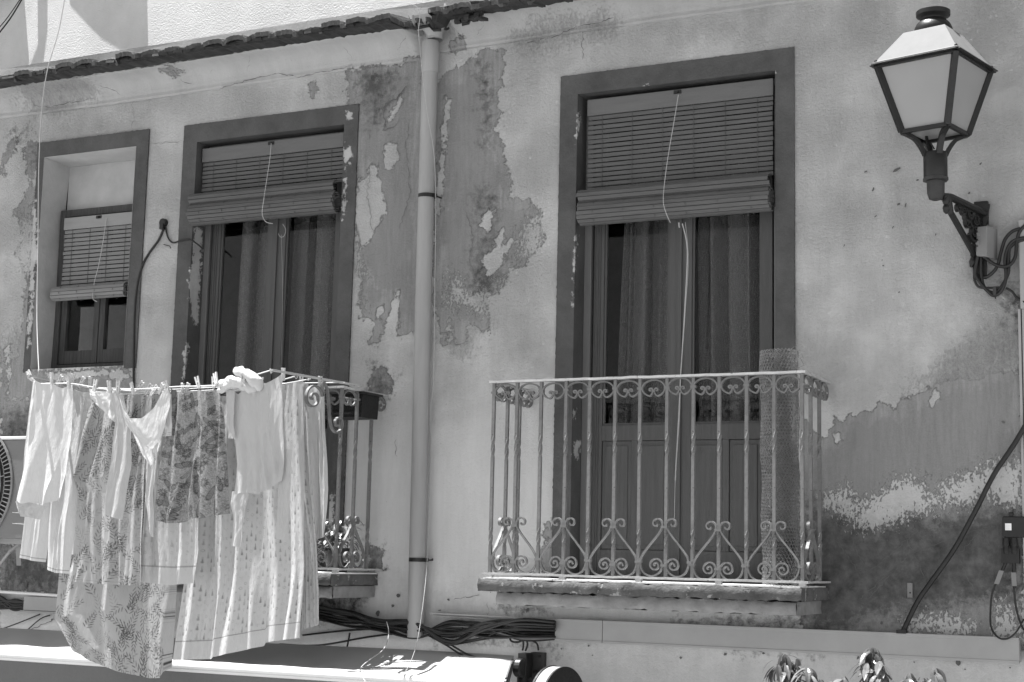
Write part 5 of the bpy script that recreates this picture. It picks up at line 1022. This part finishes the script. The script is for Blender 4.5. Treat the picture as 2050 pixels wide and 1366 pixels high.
# black terminal box with label, right edge
tb = thing('terminal_box', 'black terminal box with a white paper square on the dark wall at right', 'terminal box', P(2026,1060,0))
a, b = P(2006,1034,-.06), P(2046,1072,-.06); m = MB(); m.box(a.x, b.x+.03, -.06, -.003, P(2026,1076,-.06).z, P(2026,1034,-.06).z); m.lathe(P(2024,1030,-.05), [(.012,-.006),(.012,.006)], 12, 'y'); m.build('body', M['black'], tb, bevel=.008)
m = MB(); a, b = P(2012,1048,-.0615), P(2025,1062,-.0615); m.box(a.x, b.x, -.0625, -.0605, b.z, a.z); m.build('paper_label', M['label'], tb)
m = MB()
for qx in (2014, 2030): m.lathe(P(qx,1090,-.035), [(.014,-.045),(.017,-.03),(.015,-.01),(.018,.0),(.016,.03)], 10)
m.box(P(2004,1104,-.04).x, P(2040,1104,-.04).x, -.04, -.003, P(2020,1128,-.04).z, P(2020,1098,-.04).z); m.build('gland_block', M['black'], tb)
for pts in ([(2014,1126,-.03),(2004,1148,-.03),(1996,1166,-.03)], [(2030,1122,-.03),(2030,1150,-.03),(2031,1178,-.03)]): cable(pts, .008, 'lead', None, par=tb)
for (px, py, t) in ((2000,1156,-.4),(2030,1160,.05)): m = MB(); c = P(px, py, -.045); m.obox(c, (.011,0,.003*t), (0,.003,0), (-.03*t,0,.032)); m.build('white_tag', M['box'], tb)
cable([(1994,1168,-.03),(1986,1190,-.03),(1983,1220,-.03),(1984,1255,-.05),(1998,1276,-.075),(2016,1279,-.075),(2034,1266,-.07),(2050,1240,-.05)], .0045, 'loop_cable', 'thin black cable looping down from the terminal box over the trunking'); cable([(2030,1176,-.03),(2033,1210,-.03),(2040,1240,-.03),(2050,1262,-.04)], .005, 'loop_cable', 'thin black cable dropping from the white tag beside the vertical trunking')
a, b = P(1817,1167,0), P(1828,1197,0); tg = thing('metal_tag', 'small metal tag with a hole fixed to the dark wall under the slanting cable', 'tag', a); m = MB(); m.box(a.x, b.x, -.012, .002, b.z, a.z); m.build('plate', M['box'], tg, bevel=.002); m = MB(); c = P(1822,1187,-.0125); m.lathe(c, [(.004,-.001),(.004,.001)], 10, 'y'); m.build('hole', M['dark'], tg)
# ------------------------------------------------------------------ awning
aw = thing('awning', 'white canvas awning with aluminium front bar below the laundry', 'awning', (-5.5, -.4, -.6))
YW = -.53
def awn():
    nu, nv = 190, 26; xs0, xs1 = P(-60,1252,-.05).x, P(1029,1315,-.05).x; f0 = P(-60,1301,YW); f1 = P(1012,1361,YW); G = np.zeros((nv, nu, 3))
    for j in range(nv):
        v = j/(nv-1)
        for i in range(nu):
            u = i/(nu-1); x = (xs0 + (xs1-xs0)*u)*(1-v) + (f0.x + (f1.x-f0.x)*u)*v; z0 = -.526 + .004*math.sin(u*9); z1 = -.628 + .004*u
            z = z0*(1-v)+z1*v - .012*math.sin(math.pi*v) + .005*math.sin(u*60+2*v)*math.sin(math.pi*v)*.8 + .006*math.exp(-((u-.93+.05*v)/.012)**2)*math.sin(math.pi*v) + .005*math.exp(-((u-.85-.06*v)/.010)**2)*math.sin(math.pi*v)
            if u > .985: z -= .02*((u-.985)/.015)**2*0
            G[j, i] = (x, -.05 + (YW+.05)*v, z)
    m = MB(); m.grid(G); m.build('canvas', M['canvas'], aw, smooth=True, recalc=False)
    m = MB(); a, b = Vector(G[-1,0]), Vector(G[-1,-1]); pr = [(.0,.010),(-.030,.006),(-.042,-.004),(-.044,-.016),(-.034,-.018),(-.034,-.030),(-.038,-.034),(-.038,-.046),(-.02,-.05),(.0,-.04)]
    m.grid(np.array([[(a.x + (b.x-a.x)*t, a.y + p, a.z + (b.z-a.z)*t + q - .004) for p, q in pr + pr[:1]] for t in np.linspace(0,1,3)])); m.add([(b.x, b.y+p, b.z+q-.004) for p, q in pr], [tuple(range(len(pr)))]); m.build('front_bar', M['alu'], aw, recalc=True)
    m = MB(); m.grid(np.array([[(a.x+(b.x-a.x)*t, a.y - .016 + .004*math.sin(t*50)*k, a.z + (b.z-a.z)*t - .046 - .22*k) for k in np.linspace(0,1,6)] for t in np.linspace(0,1,90)])); m.build('valance', M['awnfront'], aw, smooth=True)
    m = MB(); e0, e1 = Vector(G[0,-1]), Vector(G[-1,-1]); m.prism([(e0.y, e0.z-.004), (e1.y, e1.z-.008), (e1.y, e1.z-.10), (e0.y, e0.z-.06)], lambda y, z, d: (e0.x + (e1.x-e0.x)*(y-e0.y)/(e1.y-e0.y) - .012 + d, y, z), 0, .010); m.build('end_plate', M['awnfront'], aw)
    m = MB(); a = P(1040,1308,-.12); m.box(a.x, a.x+.05, -.14, -.06, a.z-.13, a.z+.002); m.lathe((a.x+.01, -.16, a.z-.075), [(.045,-.01),(.05,0),(.05,.03),(.04,.036)], 18, 'x'); m.tube([(a.x+.02,-.12,a.z-.1),(a.x+.03,-.14,a.z-.18),(a.x+.05,-.16,a.z-.3)], .03, 10); m.bar((a.x+.0,-.16,a.z-.2), (a.x-.10,-.40,a.z-.19), .03, .03); m.bar((a.x-.10,-.40,a.z-.19), (a.x-.16,-.52,a.z-.15), .045, .05); m.bar((a.x+.03,-.1,a.z-.15), (a.x+.12,-.08,a.z-.13), .03, .035); m.build('folding_arm', M['black'], aw, bevel=.003)
    a, b = P(1062,1306,-.04), P(1087,1364,-.04); m = MB(); m.box(a.x, b.x, -.04, .002, b.z-.04, a.z); 
    m.build('wall_plate', M['steel'], aw, bevel=.003)
    for qx, qy in ((1064,1316),(1080,1314),(1076,1344),(1070,1345),(1056,1324)):
        m = MB(); m.lathe(P(qx,qy,-.042), [(.008,-.010),(.008,0)], 6, 'y'); m.build('bolt', M['black'], aw)
awn()
m = MB(); a, b = P(1112,1304,0), P(900,1302,0)
# round projecting sign
sg = thing('round_sign', 'round projecting sign with dark face and white rim at the bottom edge', 'sign', P(1128,1410,-.5)); cS = P(1128,1414,-.5); ax = Vector((math.cos(R_(11)), -math.sin(R_(11)), 0)); v2 = Vector((-ax.y, ax.x, 0)); Rr = .192
def disc(m, r0, r1, d0, d1, n=56):
    vs = []
    for r, d in ((r0, d0), (r1, d1)):
        for k in range(n): t = 2*math.pi*k/n; vs.append(cS + ax*d + v2*r*math.cos(t) + Vector((0,0,r*math.sin(t))))
    m.add(vs, [(k,(k+1)%n,n+(k+1)%n,n+k) for k in range(n)]); return vs
m = MB(); disc(m, Rr, Rr, -.072, -.004); m.build('rim', M['drum'], sg, smooth=True)
m = MB(); vs = disc(m, Rr+.003, Rr+.003, -.006, .004); m.add(vs[56:], [tuple(range(56))]); m.add(vs[:56], [tuple(range(56))[::-1]]); m.build('face', M['face'], sg)
m = MB(); vs = disc(m, Rr+.005, Rr+.005, -.082, -.071); m.add(vs[:56], [tuple(range(56))[::-1]]); m.add(vs[56:], [tuple(range(56))]); m.build('back_rim', M['black'], sg)
m = MB(); m.bar(cS + ax*(-.05), Vector((cS.x-.10, 0, cS.z)), .03, .03); m.build('sign_arm', M['black'], sg)
# ------------------------------------------------------------------ shrub whose tops show at the bottom right
sh = thing('shrub', 'tall potted shrub with drooping glossy leaves, its tips at the bottom right', 'shrub', (-1.75, -1.1, -3.3))
m = MB(); base = Vector((-1.75, -1.1, -3.3)); m.lathe(base, [(.20,0),(.27,.42),(.29,.42),(.29,.48),(.25,.48),(.24,.43)], 32); m.build('pot', M['terracotta'], sh, auto=40)
lv = MB(); rr = random.Random(12)
tips = [((1572,1312),22),((1556,1326),14),((1592,1322),14),((1616,1336),14),((1640,1362),14),((1700,1366),14),((1622,1352),15),((1690,1356),16),((1668,1366),10),((1748,1304),34),((1738,1330),24),((1764,1326),24),((1758,1350),24),((1738,1356),18),((1818,1362),14),((1840,1366),10),((1872,1342),16),((1820,1352),16),((1848,1360),12),((1884,1366),10),((1600,1372),14),((1720,1380),16),((1790,1384),16)]
for (t, n) in tips:
    top = P(t[0], t[1]+4, rr.uniform(-1.2,-1.0)); st = MB(); mid = base + Vector(((top.x-base.x)*.5, (top.y-base.y)*.5, (top.z-base.z)*.55)); st.tube(catmull([base+Vector((rr.uniform(-.08,.08), rr.uniform(-.08,.08), .44)), mid, top], 8), [.012]*1 + list(np.linspace(.011,.003,16)), 6); st.build('stem', M['stem'], sh)
    for k in range(int(n*1.7)):
        a = rr.uniform(0, 6.28); h = rr.uniform(-.07,.012)*(1+n*.03) ; rd = rr.uniform(0,.02); p = top + Vector((rd*math.cos(a), rd*math.sin(a), h)); L = rr.uniform(.055,.085)
        leaf(lv, p, (math.cos(a)*.75, math.sin(a)*.75, rr.uniform(-1.6,-.1)), (math.cos(a), math.sin(a), .6), L, rr.uniform(.012,.020), .3, rr.uniform(.15,.6))
    for k in range(40):
        q = rr.uniform(.3,.96); p = base + Vector((0,0,.44)) + (top - base - Vector((0,0,.44)))*q; a = rr.uniform(0,6.28); leaf(lv, p, (math.cos(a)*.8, math.sin(a)*.8, rr.uniform(-1.,.2)), (math.cos(a)*.5, math.sin(a)*.5, 1), .075, .018, .25, .4)
lv.build('leaves', M['leaf'], sh, recalc=False)

cable([(-30,100,.9),(20,38,.9),(60,-30,.9)], .006, 'roof_cable', 'black cable crossing in front of the white upper wall at the top left corner'); cable([(-30,84,.9),(10,42,.9),(50,-16,.9)], .004, 'roof_cable', 'thinner black cable beside another at the top left corner')
EXPO = 1.48
# ------------------------------------------------------------------ ground, sky, sun, camera
g = MB(); g.add([(-400,-400,-3.3),(400,-400,-3.3),(400,400,-3.3),(-400,400,-3.3)], [(0,1,2,3)])
tag(g.build('street', M['street']), kind='structure')
SUN = Vector((-.33, -.06, 1)).normalized()
w = bpy.data.worlds.new('World'); SC.world = w; w.use_nodes = True; nt = w.node_tree; nt.nodes.clear()
sky = nt.nodes.new('ShaderNodeTexSky'); sky.sky_type = 'NISHITA'; sky.sun_disc = False; sky.sun_elevation = math.asin(SUN.z); sky.sun_rotation = math.atan2(SUN.x, SUN.y)
bw = nt.nodes.new('ShaderNodeRGBToBW'); bg = nt.nodes.new('ShaderNodeBackground'); ow = nt.nodes.new('ShaderNodeOutputWorld')
bg.inputs[1].default_value = .08
nt.links.new(sky.outputs[0], bw.inputs[0]); nt.links.new(bw.outputs[0], bg.inputs[0]); nt.links.new(bg.outputs[0], ow.inputs[0])
sl = bpy.data.lights.new('sun', 'SUN'); sl.energy = 5.0; sl.angle = R_(.5); sl.color = (1, 1, 1)
so = bpy.data.objects.new('sun', sl); COL.objects.link(so); so.rotation_euler = SUN.to_track_quat('Z', 'Y').to_euler(); so.location = (-3, -4, 8)
cd = bpy.data.cameras.new('camera'); cd.sensor_width = 36; cd.lens = F*36/2050; cd.clip_end = 2000; cd.clip_start = .05
co = bpy.data.objects.new('camera', cd); COL.objects.link(co)
co.matrix_world = Matrix(((RC[0][0], -RC[1][0], -RC[2][0], 0), (RC[0][1], -RC[1][1], -RC[2][1], -D), (RC[0][2], -RC[1][2], -RC[2][2], 0), (0,0,0,1)))
SC.camera = co
SC.view_settings.view_transform = 'Standard'; SC.view_settings.look = 'None'; SC.view_settings.gamma = 1; SC.view_settings.exposure = EXPO
SC.cycles.max_bounces = 8; SC.cycles.transparent_max_bounces = 12
